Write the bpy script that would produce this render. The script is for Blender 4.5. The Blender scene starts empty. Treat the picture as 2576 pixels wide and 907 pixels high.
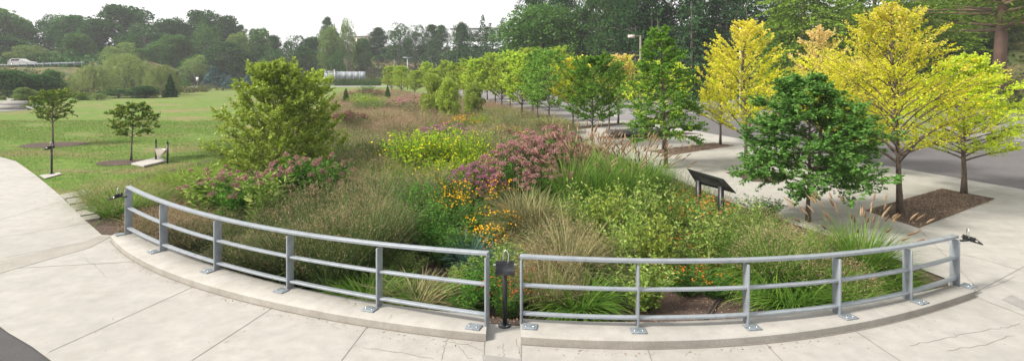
import bpy, bmesh, math, random
import numpy as np
from mathutils import Vector, Matrix
R = math.radians
PI = math.pi
sc = bpy.context.scene
COL = sc.collection

# ------------------------------------------------------------------ camera
CH, F, HZ, CX = 3.72, 1400.0, 179.0, 1288.0       # eye height, focal length / horizon / centre in a 2576 px wide picture
cam_d = bpy.data.cameras.new('camera')
cam = bpy.data.objects.new('camera', cam_d); COL.objects.link(cam)
cam.location = (0, 0, CH); cam.rotation_euler = (R(90), 0, 0)
cam_d.sensor_width = 36; cam_d.lens = 36 * F / 2576
cam_d.shift_y = -(907 / 2 - HZ) / 2576
cam_d.clip_start = .1; cam_d.clip_end = 3000
sc.camera = cam

# ------------------------------------------------------------------ light
SUN_EL, SUN_AZ = 42, -112                           # azimuth measured from +Y towards +X
w = bpy.data.worlds.new('World'); sc.world = w; w.use_nodes = True
nt = w.node_tree; nt.nodes.clear()
out = nt.nodes.new('ShaderNodeOutputWorld'); bg = nt.nodes.new('ShaderNodeBackground')
sky = nt.nodes.new('ShaderNodeTexSky'); sky.sky_type = 'NISHITA'; sky.sun_disc = False
sky.sun_elevation = R(SUN_EL); sky.sun_rotation = R(SUN_AZ); sky.air_density = 1.0; sky.dust_density = 6; sky.ozone_density = 1
mx = nt.nodes.new('ShaderNodeMixRGB'); mx.inputs[0].default_value = .82
mx.inputs[2].default_value = (11.8, 11.75, 11.6, 1)  # the thin bright overcast over the sky
nt.links.new(sky.outputs[0], mx.inputs[1]); nt.links.new(mx.outputs[0], bg.inputs[0])
bg.inputs[1].default_value = .074; nt.links.new(bg.outputs[0], out.inputs[0])
sd = bpy.data.lights.new('sun', 'SUN'); sun = bpy.data.objects.new('sun', sd); COL.objects.link(sun)
sd.energy = 4.6; sd.angle = R(11); sd.color = (1, .945, .84)
az = R(SUN_AZ); el = R(SUN_EL)
sv = Vector((math.sin(az) * math.cos(el), math.cos(az) * math.cos(el), math.sin(el)))
sun.rotation_euler = (-sv).to_track_quat('-Z', 'Y').to_euler()
sc.view_settings.view_transform = 'Standard'; sc.view_settings.look = 'None'
sc.view_settings.exposure = 0.76; sc.view_settings.gamma = 1
sc.cycles.max_bounces = 6; sc.cycles.transparent_max_bounces = 4; sc.cycles.volume_bounces = 0
sc.cycles.diffuse_bounces = 3; sc.cycles.glossy_bounces = 2; sc.cycles.transmission_bounces = 3

# ------------------------------------------------------------------ helpers
def tag(o, label=None, cat=None, group=None, kind=None):
    if label: o['label'] = label
    if cat: o['category'] = cat
    if group: o['group'] = group
    if kind: o['kind'] = kind
    return o

def empty(name, loc=(0, 0, 0), rz=0, label=None, cat=None, group=None):
    o = bpy.data.objects.new(name, None); COL.objects.link(o)
    o.location = loc; o.rotation_euler = (0, 0, rz); o.empty_display_size = .2
    return tag(o, label, cat, group)

class MB:
    """collects vertices and faces; build() links them as one mesh object"""
    def __init__(s): s.v = []; s.f4 = []; s.f3 = []; s.n = 0; s.ng = []
    def add(s, V, F4=None, F3=None):
        V = np.asarray(V, float).reshape(-1, 3)
        if F4 is not None and len(F4): s.f4.append(np.asarray(F4, int) + s.n)
        if F3 is not None and len(F3): s.f3.append(np.asarray(F3, int) + s.n)
        s.v.append(V); s.n += len(V); return s
    def box(s, c, d, rz=0, M=None):
        x, y, z = [a / 2 for a in d]
        V = np.array([(i * x, j * y, k * z) for i in (-1, 1) for j in (-1, 1) for k in (-1, 1)])
        if M is not None: V = V @ np.array(M).T
        if rz: 
            cs, sn = math.cos(rz), math.sin(rz); V = V @ np.array([[cs, sn, 0], [-sn, cs, 0], [0, 0, 1]])
        s.add(V + np.array(c), [(0, 1, 3, 2), (4, 6, 7, 5), (0, 4, 5, 1), (2, 3, 7, 6), (0, 2, 6, 4), (1, 5, 7, 3)]); return s
    def tube(s, P, r, n=8, cap=True):
        P = np.asarray(P, float); m = len(P); r = np.broadcast_to(np.asarray(r, float), (m,))
        T = np.gradient(P, axis=0); T /= np.linalg.norm(T, axis=1)[:, None] + 1e-9
        ref = np.array([0, 0, 1.]) if abs(T[0][2]) < .9 else np.array([1., 0, 0])
        A = np.cross(T, ref); A /= np.linalg.norm(A, axis=1)[:, None] + 1e-9; B = np.cross(T, A)
        a = np.arange(n) * 2 * PI / n
        V = P[:, None] + r[:, None, None] * (np.cos(a)[None, :, None] * A[:, None] + np.sin(a)[None, :, None] * B[:, None])
        i = np.arange(m - 1)[:, None] * n; j = np.arange(n)[None]; k = (j + 1) % n
        Fq = np.stack([i + j, i + k, i + n + k, i + n + j], -1).reshape(-1, 4)
        V = V.reshape(-1, 3); F3 = []
        if cap:
            V = np.vstack([V, P[0], P[-1]]); c0 = m * n
            F3 = [(c0, (q + 1) % n, q) for q in range(n)] + [(c0 + 1, (m - 1) * n + q, (m - 1) * n + (q + 1) % n) for q in range(n)]
        s.add(V, Fq, F3); return s
    def sweep(s, P, wd, h):
        """rectangular bar along a path; wd across (horizontal), h up"""
        P = np.asarray(P, float); T = np.gradient(P, axis=0); T[:, 2] = 0; T /= np.linalg.norm(T, axis=1)[:, None]
        N = np.stack([-T[:, 1], T[:, 0], T[:, 0] * 0], 1) * wd / 2; U = np.array([0, 0, h / 2])
        c = min(wd, h) * .12; V = []
        for a, b in ((-1, -1), (1, -1), (1, 1), (-1, 1)): V.append(P + a * N + b * U)
        V = np.stack(V, 1).reshape(-1, 3); m = len(P); F = []
        for i in range(m - 1):
            for j in range(4): F.append((i * 4 + j, i * 4 + (j + 1) % 4, i * 4 + 4 + (j + 1) % 4, i * 4 + 4 + j))
        F += [(3, 2, 1, 0), (m * 4 - 4, m * 4 - 3, m * 4 - 2, m * 4 - 1)]
        s.add(V, F); return s
    def mesh(s, name, smooth=False):
        V = np.vstack(s.v); me = bpy.data.meshes.new(name)
        f4 = np.vstack(s.f4) if s.f4 else np.zeros((0, 4), int); f3 = np.vstack(s.f3) if s.f3 else np.zeros((0, 3), int)
        me.vertices.add(len(V)); me.vertices.foreach_set('co', V.astype(np.float32).ravel())
        me.loops.add(f4.size + f3.size); me.loops.foreach_set('vertex_index', np.concatenate([f4.ravel(), f3.ravel()]).astype(np.int32))
        me.polygons.add(len(f4) + len(f3))
        st = np.concatenate([np.arange(len(f4)) * 4, f4.size + np.arange(len(f3)) * 3]).astype(np.int32)
        me.polygons.foreach_set('loop_start', st)
        me.polygons.foreach_set('loop_total', np.concatenate([np.full(len(f4), 4), np.full(len(f3), 3)]).astype(np.int32))
        if smooth: me.polygons.foreach_set('use_smooth', np.ones(len(st), bool))
        me.update(calc_edges=True); me.validate(); return me
    def build(s, name, mat, parent=None, smooth=False, bevel=0):
        me = s.mesh(name, smooth)
        return link(name, me, mat, parent, bevel)

def link(name, me, mat, parent=None, bevel=0):
    o = bpy.data.objects.new(name, me); COL.objects.link(o)
    if mat and not me.materials: me.materials.append(mat)
    if parent: o.parent = parent
    if bevel:
        b = o.modifiers.new('bevel', 'BEVEL'); b.width = bevel; b.segments = 2; b.limit_method = 'ANGLE'
    return o

def ngon(name, pts, z, mat, parent=None, kind=None, thick=0):
    bm = bmesh.new(); vs = [bm.verts.new((p[0], p[1], z)) for p in pts]; f = bm.faces.new(vs)
    bm.normal_update()
    if f.normal.z < 0: f.normal_flip()
    if thick:
        r = bmesh.ops.extrude_face_region(bm, geom=[f]); 
        bmesh.ops.translate(bm, vec=(0, 0, -thick), verts=[e for e in r['geom'] if isinstance(e, bmesh.types.BMVert)])
    bmesh.ops.triangulate(bm, faces=bm.faces[:]); me = bpy.data.meshes.new(name); bm.to_mesh(me); bm.free()
    o = link(name, me, mat, parent); return tag(o, kind=kind)

def G(x, y, z=0):
    """point at height z seen at picture position (x, y)"""
    d = (CH - z) * F / (y - HZ); return ((x - CX) * d / F, d)
def XD(x, d): return ((x - CX) * d / F, d)
def ZT(y, d): return CH - (y - HZ) * d / F

def copy_tree(o, parent=None):
    c = o.copy(); COL.objects.link(c)
    if parent: c.parent = parent
    for ch in list(o.children): copy_tree(ch, c)
    return c

# ------------------------------------------------------------------ materials
def nodes(name):
    m = bpy.data.materials.new(name); m.use_nodes = True; t = m.node_tree; t.nodes.clear()
    o = t.nodes.new('ShaderNodeOutputMaterial'); p = t.nodes.new('ShaderNodeBsdfPrincipled')
    t.links.new(p.outputs[0], o.inputs[0]); return m, t, o, p
def ramp(t, cols, fac, pos=None):
    r = t.nodes.new('ShaderNodeValToRGB'); e = r.color_ramp.elements
    while len(e) < len(cols): e.new(.5)
    for i, c in enumerate(cols):
        e[i].position = pos[i] if pos else i / (len(cols) - 1); e[i].color = (*c, 1)
    t.links.new(fac, r.inputs[0]); return r.outputs[0]
def noise(t, scale, detail=4, coord='Object', vec=None, rough=.55):
    n = t.nodes.new('ShaderNodeTexNoise'); n.inputs['Scale'].default_value = scale; n.inputs['Detail'].default_value = detail
    n.inputs['Roughness'].default_value = rough
    if vec is None:
        c = t.nodes.new('ShaderNodeTexCoord'); vec = c.outputs[coord]
    t.links.new(vec, n.inputs['Vector']); return n.outputs['Fac']
def mix(t, fac, a, b, mode='MIX'):
    m = t.nodes.new('ShaderNodeMixRGB'); m.blend_type = mode
    for s, v in ((0, fac), (1, a), (2, b)):
        if hasattr(v, 'links') or hasattr(v, 'is_linked'): t.links.new(v, m.inputs[s])
        else: m.inputs[s].default_value = v if s == 0 else (*v, 1)
    return m.outputs[0]
def bump(t, p, h, strength, dist=.02):
    b = t.nodes.new('ShaderNodeBump'); b.inputs['Strength'].default_value = strength; b.inputs['Distance'].default_value = dist
    t.links.new(h, b.inputs['Height']); t.links.new(b.outputs[0], p.inputs['Normal'])
def mapr(t, v, a, b, c, d):
    m = t.nodes.new('ShaderNodeMapRange'); m.inputs[1].default_value = a; m.inputs[2].default_value = b
    m.inputs[3].default_value = c; m.inputs[4].default_value = d; t.links.new(v, m.inputs[0]); return m.outputs[0]
def mulc(t, c, v):
    x = t.nodes.new('ShaderNodeVectorMath'); x.operation = 'SCALE'; t.links.new(c, x.inputs[0]); t.links.new(v, x.inputs['Scale']); return x.outputs[0]

def plain(name, col, rough=.6, metal=0, var=.12, scale=6, bmp=.0, col2=None):
    m, t, o, p = nodes(name)
    n = noise(t, scale, 5); c2 = col2 or tuple(min(1, c * (1 - 2 * var)) for c in col)
    c = ramp(t, [c2, col, tuple(min(1, x * (1 + var)) for x in col)], n, [.3, .5, .72])
    t.links.new(c, p.inputs['Base Color']); p.inputs['Roughness'].default_value = rough; p.inputs['Metallic'].default_value = metal
    if bmp: bump(t, p, noise(t, scale * 6, 4), bmp, .01)
    return m

def leafmat(name, cols, trans=.35, rough=.6, patch=None, pscale=1.2, pr=(.45, .65), spec=.08, zr=None):
    """leaf colour: random per leaf, optional patches of a second leaf colour"""
    m, t, o, p = nodes(name)
    g = t.nodes.new('ShaderNodeNewGeometry'); oi = t.nodes.new('ShaderNodeObjectInfo')
    c = ramp(t, cols, g.outputs['Random Per Island'])
    if patch:
        if zr:
            tc = t.nodes.new('ShaderNodeTexCoord'); sp = t.nodes.new('ShaderNodeSeparateXYZ'); t.links.new(tc.outputs['Object'], sp.inputs[0])
            hz = mapr(t, sp.outputs[2], zr[0], zr[1], -.16, .16)
            ad = t.nodes.new('ShaderNodeMath'); ad.operation = 'ADD'; t.links.new(hz, ad.inputs[0]); t.links.new(noise(t, pscale, 3), ad.inputs[1]); src = ad.outputs[0]
        else: src = noise(t, pscale, 3)
        c = mix(t, mapr(t, src, pr[0], pr[1], 0, 1), c, ramp(t, patch, g.outputs['Random Per Island']))
    c = mulc(t, c, mapr(t, oi.outputs['Random'], 0, 1, .82, 1.18))
    t.links.new(c, p.inputs['Base Color']); p.inputs['Roughness'].default_value = rough
    p.inputs['Specular IOR Level'].default_value = spec
    tr = t.nodes.new('ShaderNodeBsdfTranslucent'); t.links.new(c, tr.inputs[0])
    ms = t.nodes.new('ShaderNodeMixShader'); ms.inputs[0].default_value = trans
    t.links.new(p.outputs[0], ms.inputs[1]); t.links.new(tr.outputs[0], ms.inputs[2]); t.links.new(ms.outputs[0], o.inputs[0])
    return m

def concrete(name, a, b, spots=True, fine=1.0):
    m, t, o, p = nodes(name)
    n1 = noise(t, .35, 6, rough=.6); n2 = noise(t, 3.5, 6, rough=.65); n3 = noise(t, 60, 3)
    c = ramp(t, [a, b, tuple(min(1, x * 1.1) for x in b)], n1, [.3, .52, .75])
    c = mix(t, mapr(t, n2, .35, .7, 0, .55), c, tuple(x * .74 for x in a)); c = mix(t, mapr(t, noise(t, 1.1, 7, rough=.7), .52, .72, 0, .3), c, (a[0] * .72, a[1] * .68, a[2] * .6))
    c = mix(t, mapr(t, n3, .3, .7, 0, .25 * fine), c, tuple(x * .6 for x in a))
    if spots:
        v = t.nodes.new('ShaderNodeTexVoronoi'); v.inputs['Scale'].default_value = 2.2
        tc = t.nodes.new('ShaderNodeTexCoord'); t.links.new(tc.outputs['Object'], v.inputs['Vector'])
        c = mix(t, mapr(t, v.outputs['Distance'], .0, .035, .5, 0), c, tuple(x * .45 for x in a))
    t.links.new(c, p.inputs['Base Color']); p.inputs['Roughness'].default_value = .85
    bump(t, p, n3, .25, .01); return m

M = {}
M['pave'] = concrete('pale_concrete', (.268, .257, .238), (.325, .312, .292))
M['curb'] = concrete('curb_concrete', (.265, .252, .232), (.33, .315, .293), False)
M['curbface'] = concrete('weathered_curb_face', (.22, .205, .18), (.33, .31, .28), False, 2.0)
M['slab'] = concrete('slab_concrete', (.32, .30, .275), (.38, .36, .335), False)
M['aggregate'] = concrete('exposed_aggregate', (.24, .225, .2), (.32, .3, .27), False, 2.5)
M['joint'] = plain('joint_dark', (.17, .15, .13), .9)
M['crack'] = plain('crack_dark', (.2, .175, .145), .9)
M['paverband'] = concrete('grey_paver', (.19, .185, .175), (.25, .24, .23), False)
M['asphalt'] = concrete('asphalt', (.085, .078, .08), (.11, .102, .105), False, 1.5)
M['asphalt_dark'] = concrete('asphalt_dark', (.045, .043, .045), (.065, .06, .062), False, 3)
M['lot'] = concrete('lot_asphalt', (.15, .145, .15), (.19, .182, .187), False, 1.0)
M['farroad'] = plain('far_road', (.26, .25, .25), .8)
M['paint'] = plain('white_paint', (.62, .62, .6), .6, var=.15)
M['galv'] = plain('galvanised_steel', (.25, .275, .305), .42, .35, .09, 7, .03)
M['galvtop'] = M['galv']
M['plate'] = plain('galvanised_plate', (.20, .23, .26), .5, .35, .2, 25)
M['black'] = plain('black_metal', (.022, .023, .026), .4, .3)
M['charcoal'] = plain('charcoal_metal', (.05, .052, .058), .4, .3)
M['chrome'] = plain('steel', (.6, .6, .58), .25, .9)
M['bark'] = plain('bark', (.105, .078, .06), .9, 0, .3, 14, .6)
M['barkgrey'] = plain('grey_bark', (.16, .14, .125), .9, 0, .25, 10, .5)
M['barkred'] = plain('reddish_pine_bark', (.17, .105, .08), .9, 0, .3, 5, .6)
M['stem'] = plain('stem', (.10, .11, .045), .8)
M['reds'] = plain('stem_brown', (.11, .07, .05), .8)
M['glass'] = plain('dark_glass', (.03, .035, .04), .1)
M['carpaint'] = plain('silver_paint', (.36, .355, .35), .3, .2, .02)
M['tyre'] = plain('tyre', (.02, .02, .02), .8)
M['taillight'] = plain('tail_light', (.4, .02, .02), .3)
M['white'] = plain('white_fabric', (.45, .46, .47), .7, var=.05)
M['bluewhite'] = plain('pale_blue_sheet', (.22, .25, .29), .7, var=.08)
M['cream'] = plain('cream_wall', (.55, .47, .4), .8, var=.05)
M['sling'] = plain('taupe_cloth', (.2, .18, .15), .85, var=.1)
M['wood'] = plain('weathered_wood', (.17, .14, .12), .85)
M['bench'] = plain('charcoal_bench', (.06, .06, .065), .6, var=.15)
M['panel'] = plain('panel_face', (.012, .013, .011), .9); M['panel'].node_tree.nodes['Principled BSDF'].inputs['Specular IOR Level'].default_value = .1

def mulch(name, a=(.034, .022, .016), b=(.085, .055, .04)):
    m, t, o, p = nodes(name)
    v = t.nodes.new('ShaderNodeTexVoronoi'); v.inputs['Scale'].default_value = 26; v.inputs['Randomness'].default_value = 1
    tc = t.nodes.new('ShaderNodeTexCoord'); mp = t.nodes.new('ShaderNodeMapping'); mp.inputs['Scale'].default_value = (1, 2.2, 1); mp.inputs['Rotation'].default_value = (0, 0, .6)
    t.links.new(tc.outputs['Object'], mp.inputs[0]); t.links.new(mp.outputs[0], v.inputs['Vector'])
    c = ramp(t, [a, b, (.075, .043, .032), (.26, .17, .125)], v.outputs['Color'], [0, .5, .8, 1])
    n = noise(t, 1.3, 5); c = mix(t, mapr(t, n, .4, .65, 0, .55), c, a)
    t.links.new(c, p.inputs['Base Color']); p.inputs['Roughness'].default_value = .95
    bump(t, p, v.outputs['Distance'], .9, .03); return m
M['mulch'] = mulch('bark_mulch')
M['soil'] = mulch('garden_soil', (.045, .028, .02), (.10, .062, .045))

def lawnmat():
    m, t, o, p = nodes('lawn')
    n1 = noise(t, .12, 5, rough=.6); n2 = noise(t, 1.4, 6, rough=.7); n3 = noise(t, 14, 5, rough=.7)
    c = ramp(t, [(.075, .155, .024), (.125, .22, .038), (.18, .25, .06)], n2, [.35, .5, .68])
    c = mix(t, mapr(t, n1, .42, .62, 0, .45), c, (.13, .165, .055))
    tc = t.nodes.new('ShaderNodeTexCoord'); mp = t.nodes.new('ShaderNodeMapping'); mp.inputs['Scale'].default_value = (.16, .42, 1); mp.inputs['Rotation'].default_value = (0, 0, .25)
    t.links.new(tc.outputs['Object'], mp.inputs[0])
    n4 = noise(t, 1.0, 7, vec=mp.outputs[0], rough=.68)
    c = mix(t, mapr(t, n4, .50, .60, 0, .9), c, (.26, .185, .11))
    c = mix(t, mapr(t, n3, .35, .65, 0, .65), c, (.045, .075, .015)); n5 = noise(t, 4.5, 6, vec=mp.outputs[0], rough=.75); c = mix(t, mapr(t, n5, .5, .68, 0, .6), c, (.21, .20, .08))
    # dry brush on the hillsides
    sp = t.nodes.new('ShaderNodeSeparateXYZ'); t.links.new(tc.outputs['Object'], sp.inputs[0])
    hf = mapr(t, sp.outputs[2], .5, 2.0, 0, 1)
    hc = ramp(t, [(.05, .075, .025), (.09, .095, .04), (.21, .14, .075)], noise(t, .25, 6, rough=.7), [.35, .52, .66])
    c = mix(t, hf, c, hc)
    t.links.new(c, p.inputs['Base Color']); p.inputs['Roughness'].default_value = .95; p.inputs['Specular IOR Level'].default_value = .1
    bump(t, p, n3, .8, .08); return m
M['lawn'] = lawnmat()

g_ = lambda *a: list(a)
L = {}
L['yellow'] = leafmat('yellow_leaves', [(.46, .55, .015), (.64, .64, .02), (.76, .70, .06), (.50, .58, .02)], .5, patch=[(.56, .64, .02), (.80, .68, .08), (.82, .68, .22)], pscale=1.1, zr=(1.5, 5.5))
L['yellowgreen'] = leafmat('yellow_green_leaves', [(.38, .54, .02), (.56, .68, .03), (.70, .76, .08)], .5, patch=[(.46, .60, .03), (.70, .76, .16)], pscale=1.4)
L['peach'] = leafmat('peach_leaves', [(.50, .54, .05), (.66, .56, .12), (.52, .60, .07)], .48, patch=[(.66, .42, .22), (.70, .54, .30), (.54, .54, .10)], pscale=.9, zr=(2, 5.5))
L['green'] = leafmat('green_leaves', [(.09, .21, .022), (.14, .31, .032), (.22, .39, .05), (.11, .25, .035)], .45, patch=[(.30, .36, .035), (.38, .40, .05)], pscale=1.0, pr=(.56, .72))
L['darkgreen'] = leafmat('dark_green_leaves', [(.055, .14, .025), (.09, .22, .04), (.16, .31, .065), (.12, .22, .06)], .4)
L['maple'] = leafmat('maple_leaves', [(.26, .40, .04), (.40, .54, .06), (.52, .60, .08)], .5, patch=[(.42, .20, .07), (.30, .29, .06), (.46, .28, .11)], pscale=.9, pr=(.56, .70))
L['maplegreen'] = leafmat('maple_green_leaves', [(.10, .22, .03), (.155, .30, .045), (.24, .37, .06)], .42, patch=[(.36, .18, .07), (.16, .2, .04)], pscale=.8, pr=(.64, .72))
L['hazelgreen'] = leafmat('olive_leaves', [(.17, .26, .02), (.26, .36, .035), (.38, .45, .07), (.19, .27, .03)], .42, spec=.5)
L['orchard'] = leafmat('young_tree_leaves', [(.05, .12, .02), (.09, .18, .03), (.15, .22, .04), (.30, .30, .04)], .3)
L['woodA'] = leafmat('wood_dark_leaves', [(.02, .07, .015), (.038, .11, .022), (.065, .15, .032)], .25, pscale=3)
L['woodB'] = leafmat('wood_mid_leaves', [(.05, .12, .022), (.08, .175, .03), (.11, .22, .045)], .3)
L['woodC'] = leafmat('wood_light_leaves', [(.12, .19, .04), (.17, .25, .06), (.21, .29, .075)], .33)
L['pine'] = leafmat('pine_needles', [(.02, .065, .015), (.04, .10, .022), (.075, .15, .035)], .2)
L['spruce'] = leafmat('spruce_needles', [(.012, .045, .014), (.024, .07, .02), (.045, .10, .03)], .15)
L['brightpine'] = leafmat('feathery_needles', [(.08, .15, .018), (.14, .23, .028), (.21, .31, .04)], .35, patch=[(.05, .09, .015), (.09, .14, .02)], pscale=.25)
L['blue'] = leafmat('blue_spruce_needles', [(.03, .075, .07), (.06, .13, .125), (.13, .22, .21)], .1)
L['willow'] = leafmat('willow_leaves', [(.14, .19, .05), (.20, .26, .075), (.26, .32, .11)], .4)
L['hillbrush'] = leafmat('brush_leaves', [(.04, .06, .02), (.08, .10, .03), (.14, .13, .05), (.07, .11, .03)], .25, patch=[(.16, .12, .06), (.08, .11, .03)], pscale=.08)
# grasses and flowers
L['switch'] = leafmat('switch_grass_blades', [(.04, .08, .025), (.07, .125, .035), (.14, .19, .055), (.05, .10, .035)], .3)
L['tanhaze'] = leafmat('tan_seed_haze', [(.20, .15, .085), (.30, .225, .13), (.42, .33, .20), (.22, .22, .09)], .35)
L['pinkhaze'] = leafmat('pink_seed_haze', [(.34, .19, .15), (.46, .28, .22), (.32, .26, .14)], .4)
L['greengrass'] = leafmat('green_grass_blades', [(.06, .14, .02), (.11, .22, .03), (.19, .32, .05)], .4)
L['limegrass'] = leafmat('lime_grass_blades', [(.13, .20, .025), (.18, .27, .035), (.22, .28, .05)], .35)
L['tangrass'] = leafmat('tan_grass_blades', [(.10, .12, .04), (.19, .18, .075), (.30, .26, .14), (.07, .10, .03)], .3)
L['bluegrass'] = leafmat('blue_green_blades', [(.05, .11, .085), (.08, .155, .12), (.12, .2, .15)], .3)
L['plume'] = leafmat('plume', [(.18, .11, .07), (.27, .18, .11), (.34, .25, .16)], .25)
L['herb'] = leafmat('herb_leaves', [(.035, .11, .012), (.065, .18, .02), (.12, .27, .035)], .33)
L['lightherb'] = leafmat('light_leaves', [(.09, .18, .025), (.16, .27, .04), (.27, .37, .08), (.42, .48, .16)], .4)
L['limeherb'] = leafmat('lime_leaves', [(.16, .32, .012), (.28, .44, .02), (.38, .50, .03)], .42)
L['pinkflower'] = leafmat('dusty_pink_flowers', [(.26, .11, .12), (.42, .21, .21), (.54, .33, .31)], .3)
L['dullpink'] = leafmat('dull_pink_flowers', [(.22, .11, .10), (.32, .18, .16), (.40, .26, .22)], .3)
L['mauveflower'] = leafmat('mauve_flowers', [(.20, .08, .13), (.30, .13, .19), (.37, .19, .24)], .25)
L['maroonflower'] = leafmat('maroon_flowers', [(.13, .05, .05), (.2, .08, .08), (.25, .12, .1)], .25)
L['goldflower'] = leafmat('gold_flowers', [(.75, .33, .01), (.85, .45, .015), (.8, .38, .01)], .25)
L['yellowflower'] = leafmat('yellow_flowers', [(.72, .60, .02), (.85, .72, .03)], .3)
L['orangeflower'] = leafmat('orange_flowers', [(.75, .13, .015), (.8, .25, .02), (.62, .07, .02)], .25)
L['redflower'] = leafmat('red_flowers', [(.6, .03, .03), (.55, .08, .02)], .2)
L['lawngrass'] = leafmat('lawn_blades', [(.075, .14, .02), (.12, .20, .035), (.17, .24, .06)], .3)

# ------------------------------------------------------------------ terrain
GL = [(-8.45, 12.5), (-9.9, 13.6), (-12.2, 16), (-13.2, 18.5), (-12.9, 22), (-12.9, 26), (-16, 45), (-26, 85), (-28, 104)]
GR = [(7.42, 9.39), (7.8, 10.0), (7.62, 11), (7.07, 12.9), (6.28, 15.45), (5.4, 20.7), (3.4, 30), (1.74, 37.6), (4.0, 38.0), (4.2, 40.7), (1.0, 52), (-7.9, 76.6), (-18.5, 86), (-18, 104)]
front_px = [(278, 591), (369, 656), (495, 706), (632, 745), (774, 774), (859, 787), (1017, 812), (1222, 835), (1312, 843), (1717, 851), (1928, 843), (2086, 819), (2244, 790), (2402, 745), (2453, 730)]
back_px = [(348, 582), (419, 622), (553, 668), (733, 718), (861, 745), (959, 760), (1217, 793), (1317, 798), (1600, 805), (1717, 806), (1891, 797), (2086, 774), (2270, 740), (2392, 716)]
fx = np.array([G(a, b, .12) for a, b in front_px]); bx_ = np.array([G(a, b, .12) for a, b in back_px])
pf = np.polyfit(fx[:, 0], fx[:, 1], 5); pb = np.polyfit(bx_[:, 0], bx_[:, 1], 5)
FY = lambda x: float(np.polyval(pf, x)); BY = lambda x: float(np.polyval(pb, x))
GL[0] = (-8.45, BY(-8.45)); GR[0] = (7.42, BY(7.42))
back_line = [(x, BY(x)) for x in np.linspace(-8.45, 7.42, 41)]
garden_poly = back_line + GR[1:] + GL[::-1][:-1]
GP = np.array(garden_poly)

def sdist(X, Y, P):
    """signed distance to polygon (positive inside)"""
    d = np.full(X.shape, 1e9); ins = np.zeros(X.shape, bool); n = len(P)
    for i in range(n):
        a = P[i]; b = P[(i + 1) % n]; ab = b - a
        t = np.clip(((X - a[0]) * ab[0] + (Y - a[1]) * ab[1]) / (ab @ ab + 1e-12), 0, 1)
        d = np.minimum(d, np.hypot(X - a[0] - t * ab[0], Y - a[1] - t * ab[1]))
        c = ((a[1] > Y) != (b[1] > Y)) & (X < (b[0] - a[0]) * (Y - a[1]) / (b[1] - a[1] + 1e-12) + a[0]); ins ^= c
    return np.where(ins, d, -d)
ss = lambda a, b, x: (lambda t: t * t * (3 - 2 * t))(np.clip((x - a) / (b - a), 0, 1))
VL = np.array([(58., 24), (48, 50), (20, 105), (8, 135)])            # verge line of the road on the right
def hill(X, Y):
    X = np.asarray(X, float); Y = np.asarray(Y, float)
    wob = 6 * np.sin(X * .05) + 4 * np.sin(X * .11 + 1)
    h1 = ss(150, 205, Y + wob) * 9 * (1 - .45 * ss(-55, -80, X)) + ss(205, 300, Y) * 6
    sl = ss(-86, -97, X)
    h2 = sl * (ss(95, 112, Y + .15 * (X + 100)) * 4.1 + ss(126, 175, Y) * 2.5)
    d = (X - 48) * .891 + (Y - 50) * .454
    h3 = np.clip(d - 1.5, 0, None); h3 = np.where(h3 < 30, h3 * .34, 10.2 + (h3 - 30) * .18) * ss(1, 8, d); h3 = np.minimum(h3, 22)
    far = ss(118, 90, Y - 0) ; h3 = h3 * (X > -5)
    return np.maximum(np.maximum(h1, h2), h3)
def HT(x, y): return float(hill(x, y)) - .03

xs = np.unique(np.concatenate([np.linspace(-500, -100, 30), np.linspace(-100, -30, 47), np.linspace(-30, 12, 85), np.linspace(12, 80, 46), np.linspace(80, 500, 40)]))
ys = np.unique(np.concatenate([np.linspace(-60, 6, 8), np.linspace(6, 60, 109), np.linspace(60, 220, 81), np.linspace(220, 620, 30)]))
X, Y = np.meshgrid(xs, ys)
Z = hill(X, Y) - .03
dd = sdist(X, Y, GP); Z = Z - .8 * ss(.05, .9, dd)
nx = len(xs); ny = len(ys); i = np.arange(ny - 1)[:, None] * nx; j = np.arange(nx - 1)[None]
FQ = np.stack([i + j, i + j + 1, i + nx + j + 1, i + nx + j], -1).reshape(-1, 4)
MB().add(np.stack([X, Y, Z], -1).reshape(-1, 3), FQ).build('lawn_ground', M['lawn'], smooth=True)
tag(bpy.data.objects['lawn_ground'], kind='structure')

# garden basin
def along(P, n, closed=False):
    P = np.array(P); s = np.concatenate([[0], np.cumsum(np.linalg.norm(np.diff(P, axis=0), axis=1))]); t = np.linspace(0, s[-1], n)
    return np.stack([np.interp(t, s, P[:, 0]), np.interp(t, s, P[:, 1])], 1)
nu, nv = 70, 240
Bc = along(back_line, nu); Tc = along([GL[-1], GR[-1]], nu)
vY = 1 - (1 - np.linspace(0, 1, nv)) ** .62; vY = np.linspace(0, 1, nv) ** 1.6
def byY(P, v):  # sample a side by its length with denser start
    P = np.array(P); s = np.concatenate([[0], np.cumsum(np.linalg.norm(np.diff(P, axis=0), axis=1))]); t = v * s[-1]
    return np.stack([np.interp(t, s, P[:, 0]), np.interp(t, s, P[:, 1])], 1)
Lc = byY(GL, vY); Rc = byY(GR, vY)
u = np.linspace(0, 1, nu)[None, :, None]; v = vY[:, None, None]
S = (1 - v) * Bc[None] + v * Tc[None] + (1 - u) * Lc[:, None] + u * Rc[:, None] - ((1 - u) * (1 - v) * Bc[0] + u * (1 - v) * Bc[-1] + (1 - u) * v * Tc[0] + u * v * Tc[-1])
d_in = sdist(S[..., 0], S[..., 1], GP)
def basin(X, Y, d): return -.02 - .33 * ss(0, 1.1, d) + .03 * np.sin(X * 3.1 + Y) * np.sin(Y * 2.3 - X) * ss(.3, 1, d) - .12 * ss(1.5, 3.5, d) * ss(16, 12, Y)
Zs = basin(S[..., 0], S[..., 1], d_in)
i = np.arange(nv - 1)[:, None] * nu; j = np.arange(nu - 1)[None]
FQ = np.stack([i + j, i + j + 1, i + nu + j + 1, i + nu + j], -1).reshape(-1, 4)
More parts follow.
